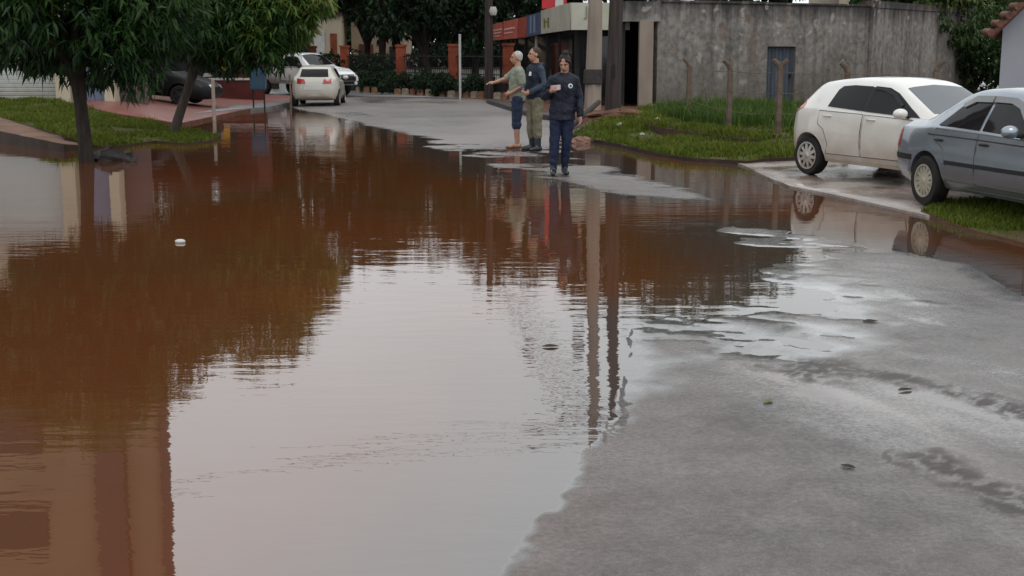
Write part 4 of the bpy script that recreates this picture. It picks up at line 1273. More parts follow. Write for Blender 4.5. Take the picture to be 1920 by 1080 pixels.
M['greywall'] = mat("grey_render", (0.25, 0.265, 0.295), 0.8, 0.08, .8)
M['tile'] = mat("brown_roof_tile", (0.13, 0.060, 0.045), 0.7, 0.4, 6, 0.6, 12)
M['beige'] = mat("beige_render", (0.42, 0.36, 0.27), 0.8, 0.12, .6)
M['tan'] = mat("tan_render", (0.27, 0.205, 0.145), 0.8, 0.12, .6)
M['mauve'] = mat("mauve_render", (0.10, 0.072, 0.075), 0.8, 0.15, .6)
M['bluepanel'] = mat("blue_grey_panel", (0.16, 0.19, 0.27), 0.6, 0.1, 1)
M['shutter'] = mat("white_shutter", (0.62, 0.64, 0.64), 0.45, 0.06, 1, dirt=((0.35, 0.33, 0.28), 0.2, 1.0))
M['cream'] = mat("cream_sign", (0.42, 0.42, 0.35), 0.6, 0.14, 1.2)
M['cream_dark'] = mat("cream_sign_faded", (0.33, 0.32, 0.265), 0.6, 0.15, 1.2)  # same cream in a darker tone, for the side board
M['bluesign'] = mat("blue_sign", (0.055, 0.070, 0.125), 0.5, 0.2, 2)
M['redsign'] = mat("red_sign", (0.42, 0.105, 0.075), 0.5, 0.15, 2)
M['redsign2'] = mat("deep_red_board", (0.27, 0.050, 0.030), 0.5, 0.2, 2)
M['redbright'] = mat("bright_red_sign", (0.42, 0.035, 0.040), 0.4, 0.1, 2)
M['whitepaint'] = mat("white_paint_old", (0.44, 0.44, 0.42), 0.6, 0.15, 3)
M['faded'] = mat("faded_lettering", (0.22, 0.215, 0.18), 0.7, 0.1)
M['salmon'] = mat("pale_lettering", (0.55, 0.36, 0.31), 0.7, 0.1)
M['pier'] = mat("orange_brick_pier", (0.20, 0.050, 0.026), 0.8, 0.3, 3, 0.4, 14)
M['iron'] = mat("dark_iron", (0.018, 0.017, 0.018), 0.6, 0.2)
M['glassdark'] = mat("shop_glass", (0.010, 0.011, 0.013), 0.06, 0.1)
M['roofgrey'] = mat("grey_roof", (0.16, 0.155, 0.15), 0.8, 0.2, 1)
M['maroon'] = mat("maroon_wall", (0.085, 0.022, 0.020), 0.7, 0.3, 2)
M['bluebin'] = mat("blue_bin", (0.030, 0.060, 0.095), 0.4, 0.15)
M['yellow'] = mat("yellow_board", (0.55, 0.29, 0.03), 0.5, 0.15, 2)
M['stone'] = mat("painted_kerb_stone", (0.21, 0.11, 0.065), 0.8, 0.35, 5, 0.4, 20)
M['stone2'] = mat("pale_kerb_stone", (0.25, 0.21, 0.16), 0.8, 0.3, 5, 0.4, 20)
M['rubble'] = mat("pale_rubble", (0.42, 0.39, 0.34), 0.85, 0.3, 6, 0.5, 20)
M['rock'] = mat("wet_dark_concrete", (0.040, 0.035, 0.034), 0.45, 0.35, 6, 0.6, 18)
M['mudheap'] = mat("pinkish_mud", (0.17, 0.095, 0.072), 0.8, 0.3, 5, 0.5, 18)

def run(mb, A, B, s0, s1, z0, z1, d0, d1):     # a block along the wall line A-B, depth d measured behind the face
    A = Vector((A[0], A[1], 0)); B = Vector((B[0], B[1], 0)); t = (B - A).normalized(); n = Vector((-t.y, t.x, 0))
    P = [A + t * s0 + n * d0, A + t * s1 + n * d0, A + t * s1 + n * d1, A + t * s0 + n * d1]
    mb.prism([(p.x, p.y) for p in P], z0, z1)
def s_at(A, B, u):                             # distance along the line A-B where the sight line of column u meets it
    k = ((u - 960) / FPX) / (CP + (540 - 150) / FPX * SP)
    A = Vector(A[:2]); B = Vector(B[:2]); t = (B - A).normalized()
    return (k * A.y - A.x) / (t.x - k * t.y)

# old concrete building on the right
A, B, D = (4.42, 39.6), (11.75, 43.0), (17.9, 50.5)
L = (Vector(B) - Vector(A)).length
r = thing('concrete_building', 'long stained grey concrete building with blackened top and blue grey steel door', 'building', (A[0], A[1], .15))
s0, s1 = s_at(A, B, 1437), s_at(A, B, 1490)
b = MB(); zt = 3.26
run(b, A, B, 0, s0, 0, zt, 0, .25); run(b, A, B, s1, L, 0, zt, 0, .25); run(b, A, B, s0, s1, 1.95, zt, 0, .25)
b.build('wall', M['oldwall'], r, world=True)
b = MB(); run(b, A, B, -.05, L * .5, zt, zt + .07, -.05, .3); run(b, A, B, L * .5 + .01, L, zt - .01, zt + .05, -.04, .3)
b.build('coping', M['oldwall'], r, world=True)
L2 = (Vector(D) - Vector(B)).length
b = MB(); run(b, B, D, .02, L2, 0, 3.22, -.02, .25); run(b, B, D, 0, L2, 3.225, 3.44, -.05, .28)
b.build('side_wall', M['oldwall'], r, world=True)
b = MB(); run(b, B, D, .02, .30, .1, 3.2, -.14, -.03); b.build('buttress', M['oldwall'], r, world=True)
b = MB(); run(b, A, B, s0, s1, 0, 1.95, .12, .16); dr = b.build('door', M['steeldoor'], r, world=True)
b = MB()
for k in range(1, 8): run(b, A, B, s0 + (s1 - s0) * k / 8 - .012, s0 + (s1 - s0) * k / 8 + .012, .1, 1.9, .10, .13)
b.build('door_rib', M['steeldoor'], dr, world=True).location = Vector((0, 0, 0))
dr.children[0].data.transform(Matrix.Translation(Vector((0, 0, 0))))
b = MB(); run(b, A, B, s1 - .16, s1 - .10, .95, 1.08, .05, .12); b.build('door_handle', M['iron'], dr, world=True)
b = MB(); b.prism([(4.7, 40.1), (11.6, 43.3), (17.5, 50.4), (12, 56), (2, 50)], 3.05, 3.2); b.build('roof', M['roofgrey'], r, world=True)
# open porch beside it
r.children[0]
b = MB(); b.box((3.92, 39.75, 2.98), (1.15, .5, .60)); b.build('porch_beam', M['oldwall'], r, world=True)
b = MB(); b.box((4.06, 39.55, 1.42), (.42, .40, 2.54)); b.build('porch_column', M['pole'], r, world=True)
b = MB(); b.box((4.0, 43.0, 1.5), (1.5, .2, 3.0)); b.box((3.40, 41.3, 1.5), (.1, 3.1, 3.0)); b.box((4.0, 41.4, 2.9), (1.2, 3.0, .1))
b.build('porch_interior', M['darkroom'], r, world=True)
# children of door were built relative to the building: move them to the door's own frame
for ch in dr.children: ch.data.transform(Matrix.Translation(Vector((0, 0, 0)) - Vector(r.location)) @ Matrix.Translation(Vector(dr.location)))

# corner shop with sign boards
SA, SB = Vector((1.83, 40.0)), Vector((-.78, 57.0))
def on_line(u, v):
    k = ((u - 960) / FPX) / (CP + (540 - v) / FPX * SP); t = SB - SA
    s = (k * SA.y - SA.x) / (t.x - k * t.y); p = SA + t * s
    return aty(u, v, p.y)
r = thing('corner_shop', 'low corner shop with dark glass front under a row of faded sign boards', 'shop', (1.83, 40.0, .12))
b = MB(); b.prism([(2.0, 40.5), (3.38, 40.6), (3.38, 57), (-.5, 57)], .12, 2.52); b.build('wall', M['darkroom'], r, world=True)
b = MB(); b.prism([(1.95, 40.15), (3.38, 40.25), (3.38, 57.2), (-.62, 57)], 2.53, 2.66); b.build('canopy', M['roofgrey'], r, world=True)
tv = (SB - SA).normalized()
for k in range(7):
    p0 = Vector((1.99, 40.5)) + tv * (.35 + k * 2.25); p1 = p0 + tv * 2.0
    nn = Vector((-.05, -.008))
    b = MB(); b.prism([(p0.x, p0.y), (p1.x, p1.y), (p1.x + nn.x, p1.y + nn.y), (p0.x + nn.x, p0.y + nn.y)], .35, 2.35); b.build('shop_window', M['glassdark'], r, world=True)
    p2 = p1 + tv * .12
    b = MB(); b.box((p2.x - .06, p2.y, 1.3), (.07, .10, 2.35)); b.build('mullion', M['whitepaint'] if k == 2 else M['iron'], r, world=True)
b = MB(); b.box((2.55, 40.49, 1.2), (.85, .06, 2.1)); b.build('shop_door', M['glassdark'], r, world=True)
def board(name, label, u0, v0t, v0b, u1, v1t, v1b, m, off=.0):
    a, b_, c, d = on_line(u0, v0b), on_line(u1, v1b), on_line(u1, v1t), on_line(u0, v0t)
    o = thing(name, label, 'sign', tuple(a))
    mb = MB(); mb.slab([a, b_, c, d], Vector((.12, .02, 0))); mb.build('panel', m, o, world=True)
    return o, a, b_, c, d
def marks(o, a, b_, c, d, rects, m, name='lettering'):
    mb = MB()
    for x0, y0, x1, y1 in rects:
        q = []
        for x, y in ((x0, y0), (x1, y0), (x1, y1), (x0, y1)):
            q.append((a.lerp(b_, x)).lerp(d.lerp(c, x), y) + Vector((-.02, 0, 0)))
        mb.slab(q, Vector((.015, 0, 0)))
    mb.build(name, m, o, world=True)
o, *q = board('shop_sign', 'faded red shop sign with pale lettering at the far end of the shop', 921.5, 46, 76, 970, 34.5, 71.5, M['redsign'])
marks(o, *q, [(.10, .55, .45, .64), (.10, .38, .42, .46), (.14, .2, .36, .27), (.55, .5, .92, .60), (.56, .3, .85, .37)], M['salmon'])
marks(o, *q, [(.485, .0, .50, 1)], M['redsign2'], 'seam')
o, *q = board('shop_sign', 'deep red narrow board between red sign and blue sign', 971, 34.5, 71, 985.5, 31, 70, M['redsign2'])
o, *q = board('shop_sign', 'dark blue shop sign with two white upright strokes', 987, 29.5, 69, 1013, 22.5, 64, M['bluesign'])
marks(o, *q, [(.30, .12, .40, .92), (.56, .12, .68, .92)], M['bluepanel'])
o, *q = board('shop_sign', 'faded cream sign on the side of the shop with small green mark', 1014, 20, 63.5, 1068.5, 5, 56, M['cream_dark'])
marks(o, *q, [(.12, .22, .17, .62), (.26, .22, .31, .62), (.15, .45, .28, .50)], M['bluesign'] if False else mat("olive_mark", (.14, .15, .05), .7), 'emblem')
o = thing('shop_sign', 'blank cream sign board facing the street with faint sketched letters', 'sign', (1.84, 39.98, 2.46))
zA, zB = aty(1070, 56, 40).z, aty(1070, 5, 40).z
b = MB(); b.prism([(1.815, 39.98), (3.62, 40.12), (3.62, 40.24), (1.815, 40.12)], zA, zB); b.build('panel', M['cream'], o, world=True)
def text(name, body, size, loc, rot, m, parent, ext=.006):
    fc = bpy.data.curves.new(name, 'FONT'); fc.body = body; fc.size = size; fc.extrude = ext; fc.align_x = 'CENTER'
    t_ = bpy.data.objects.new("t", fc); C.objects.link(t_)
    dg = bpy.context.evaluated_depsgraph_get(); dg.update()
    me = bpy.data.meshes.new_from_object(t_.evaluated_get(dg)); bpy.data.objects.remove(t_)
    x = link(name, me, m, parent); x.location = loc; x.rotation_euler = rot
    return x
text('lettering', 'JA', .42, (2.42 - 1.84, .045 - .02, zA + .42 - 2.46), (R(90), 0, R(4.4)), M['faded'], o)
r = thing('roof_sign', 'bright red sign standing on the shop roof', 'sign', (1.6, 45, 2.66))
b = MB(); b.box((1.45, 45, 4.0), (.85, .12, 1.5)); b.build('panel', M['redbright'], r, world=True)
b = MB(); b.box((1.62, 44.925, 3.45), (.28, .02, .35)); b.build('emblem', M['whitepaint'], r, world=True)
b = MB(); b.box((1.15, 45, 2.95), (.07, .07, .58)); b.box((1.75, 45, 2.95), (.07, .07, .58)); b.build('stand', M['iron'], r, world=True)

# apartment house on the left behind the mango trees
r = thing('apartment_house', 'tall tan apartment house with mauve column and dark windows behind the mango trees', 'building', (-12, 36, .4))
Yf = 36.0
b = MB(); b.prism([(-26, Yf + .4), (-10.15, Yf + .4), (-13.4, Yf + 10), (-26, Yf + 10)], 3.7, 14.5); b.build('wall', M['tan'], r, world=True)
b = MB(); b.prism([(-25.9, Yf + .45), (-10.25, Yf + .45), (-13.5, Yf + 9.9), (-25.9, Yf + 9.9)], .2, 3.69); b.build('ground_floor', M['mauve'], r, world=True)  # darker than the storeys above: ground floor shade put into its colour
b = MB(); b.box((-19.5, Yf + .2, 4.05), (13, .5, .7)); b.build('beam', M['beige'], r, world=True)
for x0, x1, m in ((-12.62, -12.22, 'beige'), (-11.28, -11.0, 'beige')):
    b = MB(); b.box(((x0 + x1) / 2, Yf + .05, 2.2), (x1 - x0, .5, 4.2)); b.build('pillar', M[m], r, world=True)
b = MB(); b.box((-12.07, Yf + .34, 2.0), (.3, .1, 3.6)); b.build('doorway', M['darkroom'], r, world=True)  # dark strip filling the gap between pillar and blue panel
b = MB(); b.box((-11.6, Yf + .32, 2.2), (.62, .12, 3.9)); b.build('wall_panel', M['bluepanel'], r, world=True)
b = MB(); b.box((-11.85, Yf + .22, 9.5), (.85, .4, 10)); b.build('column', M['mauve'], r, world=True)
b = MB(); b.box((-10.25, Yf + .3, 9.3), (.22, .3, 10.2)); b.build('corner_trim', M['mauve'], r, world=True)
for z in (6.2, 9.4, 12.4):
    for x in (-14.6, -18, -21.5):
        b = MB(); b.box((x, Yf + .37, z), (1.5, .1, 1.3)); w_ = b.build('window', M['glassdark'], r, world=True)
        b = MB(); b.box((0, 0, 0), (1.7, .2, .1)); o = b.build('sill', M['mauve'], w_); o.location = (x + 12, .3, z - .72 - .4)
b = MB(); n = 30
for k in range(n):
    z = .45 + k * .115; b.box((-19.3, Yf + .33, z + .05), (13.2, .05, .088), Matrix.Rotation(R(18), 3, 'X'))
b.box((-19.3, Yf + .38, 2.2), (13.2, .03, 3.5))
b.build('roller_shutter', M['shutter'], r, world=True)

# low shops deeper on the left
r = thing('market_shop', 'low dark open fronted shop with yellow board behind the parked dark cars', 'shop', (-15, 50, .2))
b = MB(); b.box((-16.5, 52, 1.9), (13, 3, 3.4)); b.build('wall', M['maroon'], r, world=True)
b = MB(); b.box((-16.5, 50.2, 3.4), (13.4, 1.4, .12), Matrix.Rotation(R(8), 3, 'X')); b.build('awning', M['iron'], r, world=True)
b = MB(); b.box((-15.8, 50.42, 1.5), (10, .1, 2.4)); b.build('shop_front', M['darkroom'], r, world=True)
for x, z, sx, sz, m in ((-13.9, 1.05, .5, .7, 'yellow'), (-11.2, 1.35, .35, .5, 'yellow')):
    b = MB(); b.box((x, 50.3, z), (sx, .06, sz)); b.build('sign_board', M[m], r, world=True)
for x in (-18.2, -17.2, -16.6, -15.3, -12.9, -12.3, -11.8):
    b = MB(); b.box((x, 50.3, .98 + .1 * math.sin(x * 5)), (.34, .06, .14)); b.build('window', M['whitepaint'], r, world=True)
r = thing('low_wall', 'low maroon wall along the forecourt beside the blue bin', 'wall', (-9.6, 46.2, .1))
b = MB(); b.box((-10.2, 46.4, .42), (2.6, .25, .75)); b.build('wall', M['maroon'], r, world=True)
b = MB(); b.box((-10.2, 46.4, .83), (2.7, .32, .07)); b.build('coping', M['whitepaint'], r, world=True)

# grey house at the right edge
r = thing('grey_house', 'plain grey rendered gable wall with brown tiled eave at the right edge', 'house', (14.5, 30.4, .3))
e0 = aty(1880, 60, 30)
b = MB(); Wp = [(e0.x, e0.z + .25), (e0.x + 3.2, e0.z + 3.45), (e0.x + 6.4, e0.z + .25)]
face = [Vector((e0.x, 30, .0)), Vector((e0.x + 6.4, 30, .0))] + [Vector((x, 30, z)) for x, z in Wp[::-1]]
b.slab(face, Vector((4.2, 8, 0))); b.build('wall', M['greywall'], r, world=True)
for sg in (0, 1):
    b = MB(); x0 = Wp[0][0] - .42 if sg == 0 else Wp[2][0] + .42; z0 = Wp[0][1] - .40
    x1, z1 = Wp[1][0], Wp[1][1] + .06
    b.slab([Vector((x0, 29.6, z0)), Vector((x1, 29.6, z1)), Vector((x1 + 4.5, 38.4, z1)), Vector((x0 + 4.5, 38.4, z0))], Vector((0, 0, .12)))
    rf = b.build('roof', M['tile'], r, world=True)
    for k in range(20):
        c = Vector((x0, 0, z0)).lerp(Vector((x1, 0, z1)), k / 19)
        q = MB().tube([Vector((c.x, 29.55, c.z + .13)) - r.location, Vector((c.x, 29.95, c.z + .15)) - r.location], .085, 10); q.build('roof_tile', M['tile'], rf, smooth=40)

# beige building behind, tan house beyond the far fence
r = thing('beige_building', 'beige building showing just above the stained concrete wall', 'building', (17.2, 60, .3))
b = MB(); b.box((16.6, 61.5, 2.9), (4.0, 6, 5.4)); b.build('wall', M['beige'], r, world=True)
b = MB(); b.box((16.6, 61.3, 5.68), (4.5, 6.6, .14)); b.build('roof', M['tile'], r, world=True)
b = MB(); b.box((15.6, 58.47, 4.0), (.9, .06, 1.2)); b.build('window', M['glassdark'], r, world=True)
r = thing('tan_house', 'tan house with small shuttered window behind the dark tree trunk', 'house', (-7, 72, .3))
b = MB(); b.box((-7.3, 73.5, 2.0), (2.9, 5, 3.6)); b.build('wall', M['tan'], r, world=True)
b = MB(); b.box((-7.4, 73.5, 3.9), (3.5, 5.6, .16)); b.build('roof', M['tile'], r, world=True)
b = MB(); b.box((-6.4, 70.96, 1.75), (.55, .08, .75)); w_ = b.build('window', M['iron'], r, world=True)
b = MB(); b.box((-7.95, 70.96, 1.3), (.75, .08, 1.9)); b.build('door', M['maroon'], r, world=True)
r = thing('pale_hut', 'small pale building glimpsed between dark trunks at the far left of the fence', 'building', (-10.3, 70, .3))
b = MB(); b.box((-10.1, 71, 2.1), (1.9, 2.4, 3.4)); b.build('wall', M['beige'], r, world=True)
b = MB(); b.box((-10.3, 69.77, 2.3), (.55, .06, 1.3)); b.build('window', M['whitepaint'], r, world=True)
b = MB(); b.box((-9.55, 69.77, 2.0), (.35, .06, 1.6)); b.build('door', M['pier'], r, world=True)
b = MB(); b.box((-10.1, 71, 3.86), (2.3, 2.8, .12)); b.build('roof', M['tile'], r, world=True)

# ------------------------------------------------------------------ far fence, hedge wall, kerb stones
FA, FB = gp(640, 171), gp(945, 186)
def fl(u):                           # point of the kerb line in column u
    s = s_at(FA, FB, u); t = (Vector(FB[:2]) - Vector(FA[:2])).normalized()
    p = Vector(FA[:2]) + t * s
    return p
back = Vector((.45, 1.35))
r = thing('garden_fence', 'iron fence between orange brick piers along the far side of the street', 'fence', (fl(770).x, fl(770).y + 1.3, .1))
piers = []
for u in (560, 622, 675, 727, 826, 929):
    p = fl(u) + back
    piers.append(p)
    if u == 675: continue
    b = MB(); b.box((p.x, p.y, 1.05), (.40, .40, 1.95)); b.box((p.x, p.y, 2.06), (.47, .47, .09)); b.build('pier', M['pier'], r, world=True)
for i in range(len(piers) - 1):
    p, q = piers[i], piers[i + 1]
    b = MB()
    for z in (.95, 1.62): b.tube([(p.x, p.y, z), (q.x, q.y, z)], .022, 6)
    n = int((q - p).length / .16)
    for k in range(1, n):
        c = p.lerp(q, k / n); b.tube([(c.x, c.y, .1), (c.x, c.y, 1.72)], .011, 5)
    b.build('railing', M['iron'], r, world=True)
b = MB(); p, q = piers[0] + Vector((-.1, -.3)), piers[-1] + Vector((0, -.3)); t = (q - p).normalized(); nn = Vector((-t.y, t.x)) * .12
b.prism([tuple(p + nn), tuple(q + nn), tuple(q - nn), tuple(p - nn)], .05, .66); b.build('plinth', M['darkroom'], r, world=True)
# pale low wall of the yard behind
r = thing('yard_wall', 'pale low wall crossing the yard behind the iron fence', 'wall', (-3, 61, .2))
b = MB(); b.box((-2.9, 61.2, .75), (5.2, .3, .55)); b.build('wall', M['whitepaint'], r, world=True)
b = MB(); b.box((-2.9, 61.2, 1.06), (5.4, .4, .08)); b.build('coping', M['mauve'], r, world=True)
k = 0
for u in np.linspace(672, 962, 21):
    if k in (3, 4): k += 1; continue
    p = fl(u); w_ = random.uniform(.20, .34)
    b = MB(); b.box((0, 0, .12), (w_, .24, random.uniform(.28, .36)), taper=.86)
    o = b.build('kerb_stone', M['stone'] if k % 3 else M['stone2'], None, bevel=.03)
    o.location = (p.x, p.y + .1, gz(p.x, p.y + .1) - .03); o.rotation_euler = (0, 0, R(random.uniform(-14, 14) - 30))
    tag(o, 'painted kerb stone in the row below the iron fence', 'kerb stone', 'kerb stones below the far fence'); k += 1

# ------------------------------------------------------------------ poles, posts, bin
def top_pole(name, label, base, pts, rad, m, sq, H, w0, w1, cat='pole'):
    o = thing(name, label, cat, tuple(base))
    return o
pb = gp(1111, 206)
o = thing('concrete_pole', 'tall pale concrete power pole with lamp arm in front of the cream sign', 'power pole', tuple(pb))
b = MB(); b.tube([(0, 0, -.1), (.05, 0, 3), (.14, 0, 9.9)], [(.25, .22), (.20, .18), (.14, .13)], 8); b.build('shaft', M['pole'], o, smooth=20)
b = MB(); b.box((.0, -.005, .95), (.52, .47, .42)); b.build('steel_band', M['rock'], o, bevel=.02)  # dark band around the lower shaft
b = MB(); b.tube([(.08, 0, 9.2), (-.6, -.1, 9.45), (-1.5, -.2, 9.4)], .035, 8); am = b.build('lamp_arm', M['iron'], o, smooth=40)
b = MB(); b.ball((-1.72, -.22, 9.38), (.34, .13, .09), 14, 8); b.build('lamp_head', M['roofgrey'], am, smooth=50)
b = MB(); b.box((-.05, 0, 8.9), (1.9, .1, .12)); b.build('crossarm', M['wood'], o)
b = MB(); b.box((-.36, -.05, 6.7), (.34, .4, .55)); b.build('switch_box', M['iron'], o, bevel=.03)
b = MB()
for x in (-.85, -.4, .35, .8): b.lathe([(.03, 8.96), (.055, 9.0), (.04, 9.05), (.055, 9.09), (.02, 9.16)], (x, 0, 0), 'Z', 10)
b.build('insulator', M['mauve'], o, smooth=50)
db = gp(1148, 228)
o2 = thing('wooden_pole', 'dark weathered wooden utility pole on the grass in front of the shop', 'utility pole', tuple(db))
b = MB(); b.tube([(0, 0, -.1), (.04, 0, 2.2), (.16, 0, 7.75)], [.20, .165, .11], 12); b.build('shaft', M['wood'], o2, smooth=30)
b = MB(); b.box((.15, -.12, 7.3), (1.1, .1, .1)); b.build('crossarm', M['wood'], o2)
b = MB(); b.tube([(.0, -.2, 1.05), (.01, -.2, 1.35)], [.03, .03], 8); b.build('conduit', M['iron'], o2)
fb = gp(917, 185)
o3 = thing('wooden_pole', 'dark utility pole at the far corner beside the orange pier', 'utility pole', tuple(fb))
b = MB(); b.tube([(0, 0, -.1), (0, 0, 7.0)], [.17, .11], 10); b.build('shaft', M['wood'], o3, smooth=30)
b = MB(); b.box((0, 0, 6.6), (1.3, .1, .1)); b.build('crossarm', M['wood'], o3)
b = MB(); b.lathe([(.10, 2.95), (.15, 3.1), (.10, 3.25)], (.16, -.15, 0), 'Z', 10); b.build('lamp', M['whitepaint'], o3, smooth=40)
wb = gp(863, 187)
o4 = thing('white_post', 'slim white metal post standing at the far kerb', 'post', tuple(wb))
b = MB(); b.tube([(0, 0, -.05), (0, 0, 2.32)], .045, 8); b.build('shaft', M['whitepaint'], o4, smooth=30)
b = MB(); b.lathe([(.05, 2.32), (.055, 2.34), (.02, 2.37)], (0, 0, 0), 'Z', 10); b.build('cap', M['whitepaint'], o4)
sp = gp(545, 212)
o5 = thing('wooden_stake', 'thin wooden stake standing in the water beside the dusty white car', 'stake', tuple(sp))
b = MB(); b.tube([(0, 0, -.15), (.02, 0, .55), (.0, 0, 1.12)], [.035, .03, .025], 7); b.build('shaft', M['postcon'], o5, smooth=30)
sp = gp(402, 226)
o6 = thing('wooden_stake', 'pale grey stake standing in the water off the tip of the grass bank', 'stake', tuple(sp))
b = MB(); b.tube([(0, 0, -.15), (0, 0, 1.05)], [.05, .045], 8); b.build('shaft', M['pole'], o6, smooth=30)
# litter bin
bp = gp(486, 202)
o7 = thing('litter_bin', 'blue litter basket on two legs at the edge of the red paving', 'litter bin', tuple(bp))
b = MB(); b.box((0, 0, .98), (.44, .34, .70), taper=1.12); b.build('basket', M['bluebin'], o7, bevel=.03)
b = MB(); b.box((0, 0, 1.345), (.52, .42, .035)); b.build('rim', M['iron'], o7)
for sx in (-.17, .17):
    b = MB(); b.tube([(sx, 0, -.05), (sx, 0, .66)], .025, 8); b.build('leg', M['iron'], o7)

# fence posts with bent tops on the right
posts = [(1290, 228, 116, 'first', -1, 'leaning-in slim'), (1366, 250, 120, '', -1, ''), (1458, 266, 120, '', 0, ''), (1584, 277, 125, '', -1, ''), (1748, 272, 122, '', 1, '')]
labs = ['slim grey fence post with a small bent top, nearest the rubble', 'fence post with hooked top standing between rubble post and forked post',
        'stout fence post with forked top in front of the blue grey door', 'fence post whose hooked top shows over the white hatchback roof rear', 'fence post whose top shows over the white hatchback windscreen']
tops = []
for (u, v, vt, _, bend, __), lab in zip(posts, labs):
    q = gp(u, v, .25) if u < 1500 else None
    if q is None:
        q = Vector((aty(u, 250, 23.6 - (u - 1584) * .006).x, 23.6 - (u - 1584) * .006, .2))
    H = aty(u, vt, q.y).z - q.z
    o = thing('fence_post', lab, 'post', tuple(q), 0, 'bent fence posts along the concrete wall')
    b = MB(); b.box((0, 0, (H - .05) / 2 - .1), (.105, .105, H + .05), taper=.88); b.build('shaft', M['postcon'], o, bevel=.012)
    b = MB()
    for sg in ((bend,) if bend else (-1, 1)):
        b.tube([(0, 0, H - .10), (sg * .035, 0, H - .01), (sg * .13, 0, H + .07)], [.052, .050, .042], 8)
    b.build('bent_top', M['postcon'], o, smooth=30)
    tops.append((q, H))
for k, fz in enumerate((.35, .62, .90)):
    path = []
    for i in range(len(tops) - 1):
        (p, h), (q, g_) = tops[i], tops[i + 1]
        for j in range(8):
            t = j / 8; c = p.lerp(q, t); path.append((c.x, c.y - .06, c.z + (h + (g_ - h) * t) * fz - .03 * math.sin(math.pi * t)))
    lab = ['lowest', 'middle', 'topmost'][k] + ' rusty fence wire strung between the bent posts'
    tag(MB().tube(path, .005, 5).build('fence_wire', M['postcon']), lab, 'wire', 'fence wires')

# overhead cables (seen mirrored in the water)
def cable(label, a, b_, sag, rad=.018, lumps=False):
    a, b_ = Vector(a), Vector(b_); pts = []; rr = []
    for j in range(25):
        t = j / 24; c = a.lerp(b_, t); pts.append((c.x, c.y, c.z - 4 * sag * t * (1 - t)))
        rr.append(rad * (3.5 if (lumps and j in (6, 7)) else 1))
    tag(MB().tube(pts, rr, 6).build('power_cable', M['iron']), label, 'cable', 'overhead cables')
for k, x in enumerate((-.85, -.4, .35)):
    cable(['outer', 'middle', 'inner'][k] + ' cable running from the concrete pole crossarm to the far trees', (pb.x + x, pb.y, pb.z + 9.15), (-.9 + x, 68, 9.6), .5, .034, k == 0)
cable('cable crossing high above the street from the apartment house', (-10.2, 36.2, 11.0), (db.x + .15, db.y, db.z + 7.45), .35)
cable('cable from the wooden pole to the far corner pole', (db.x - .3, db.y - .1, db.z + 7.36), (fb.x + .5, fb.y, fb.z + 6.66), .3)

# ------------------------------------------------------------------ small loose things
def chunk(name, m, size, loc, label, cat, group=None, seed=0):
    b = MB(); b.ball((0, 0, 0), size, 9, 6)
    rr = random.Random(seed)
    b.v = [tuple(c * (1 + rr.uniform(-.28, .28)) for c in p) for p in b.v]
    o = b.build(name, m); o.location = loc; o.rotation_euler = (0, 0, rr.uniform(0, 6))
    return tag(o, label, cat, group)
for i, (u, v, s_) in enumerate(((1206, 214, .13), (1218, 208, .17), (1230, 203, .22), (1213, 218, .10), (1200, 226, .13), (1219, 227, .11), (1233, 226, .13), (1245, 228, .10), (1258, 240, .17), (1194, 230, .09), (1163, 230, .16), (1204, 252, .08))):
    q = gp(u, v, .25)
    chunk('rubble_piece', M['rubble'], (s_ * .85, s_ * .5, s_ * .32), (q.x, q.y, q.z + s_ * .22), 'pale lump of rubble scattered on the grass below the porch', 'rubble', 'rubble on the verge', i)
for i, (u, v, s_, lab) in enumerate(((1100, 219, .30, 'pinkish mud heap at the foot of the concrete pole'), (1092, 262, .24, 'low pinkish mud lump at the water edge by the verge tip'), (1080, 254, .16, 'small pink stone at the water edge behind the woman'))):
    q = gp(u, v, .1)
    chunk('mud_heap', M['mudheap'], (s_ * 1.2, s_ * .8, s_ * .45), (q.x, q.y, q.z + s_ * .12), lab, 'mud heap', None, 40 + i)
a, b_ = gp(1072, 243, .12), gp(1122, 214, .15)
tag(MB().tube([a + Vector((0, 0, .10)), b_ + Vector((0, 0, .32))], .07, 7).build('log', M['wood']), 'dark log lying at the tip of the grass verge', 'log')
a, b_ = gp(1140, 234, .2), gp(1185, 222, .2)
q = gp(1160, 228, .2)
chunk('mud_heap', M['soil'], (.75, .45, .14), (q.x, q.y, q.z + .04), 'flat brown heap of soil beside the wooden pole', 'mud heap', None, 77)
# dark kerb slab at the shop corner
KA = [gp(912, 190), gp(950, 206), gp(1000, 222), gp(1030, 226)]
b = MB(); P = [Vector((p.x, p.y, 0)) for p in KA]
Q = [p + Vector((.35, .9, 0)) for p in P]
b.prism([(p.x, p.y) for p in P] + [(p.x, p.y) for p in Q[::-1]], -.05, .17)
tag(b.build('kerb', M['rock'], bevel=.02), 'dark raised kerb edging the shop corner behind the two men', 'kerb')
# block beside the mango trunk
q = gp(208, 300, .0)
o = chunk('concrete_block', M['rock'], (.34, .24, .17), (q.x, q.y, .03), 'dark broken concrete block in the water beside the straight mango trunk', 'block', None, 5)
q2 = gp(245, 303, .0)
chunk('stone', M['rock'], (.10, .09, .06), (q2.x, q2.y, .02), 'small pale tipped stone in the water beside the concrete block', 'stone', None, 8)
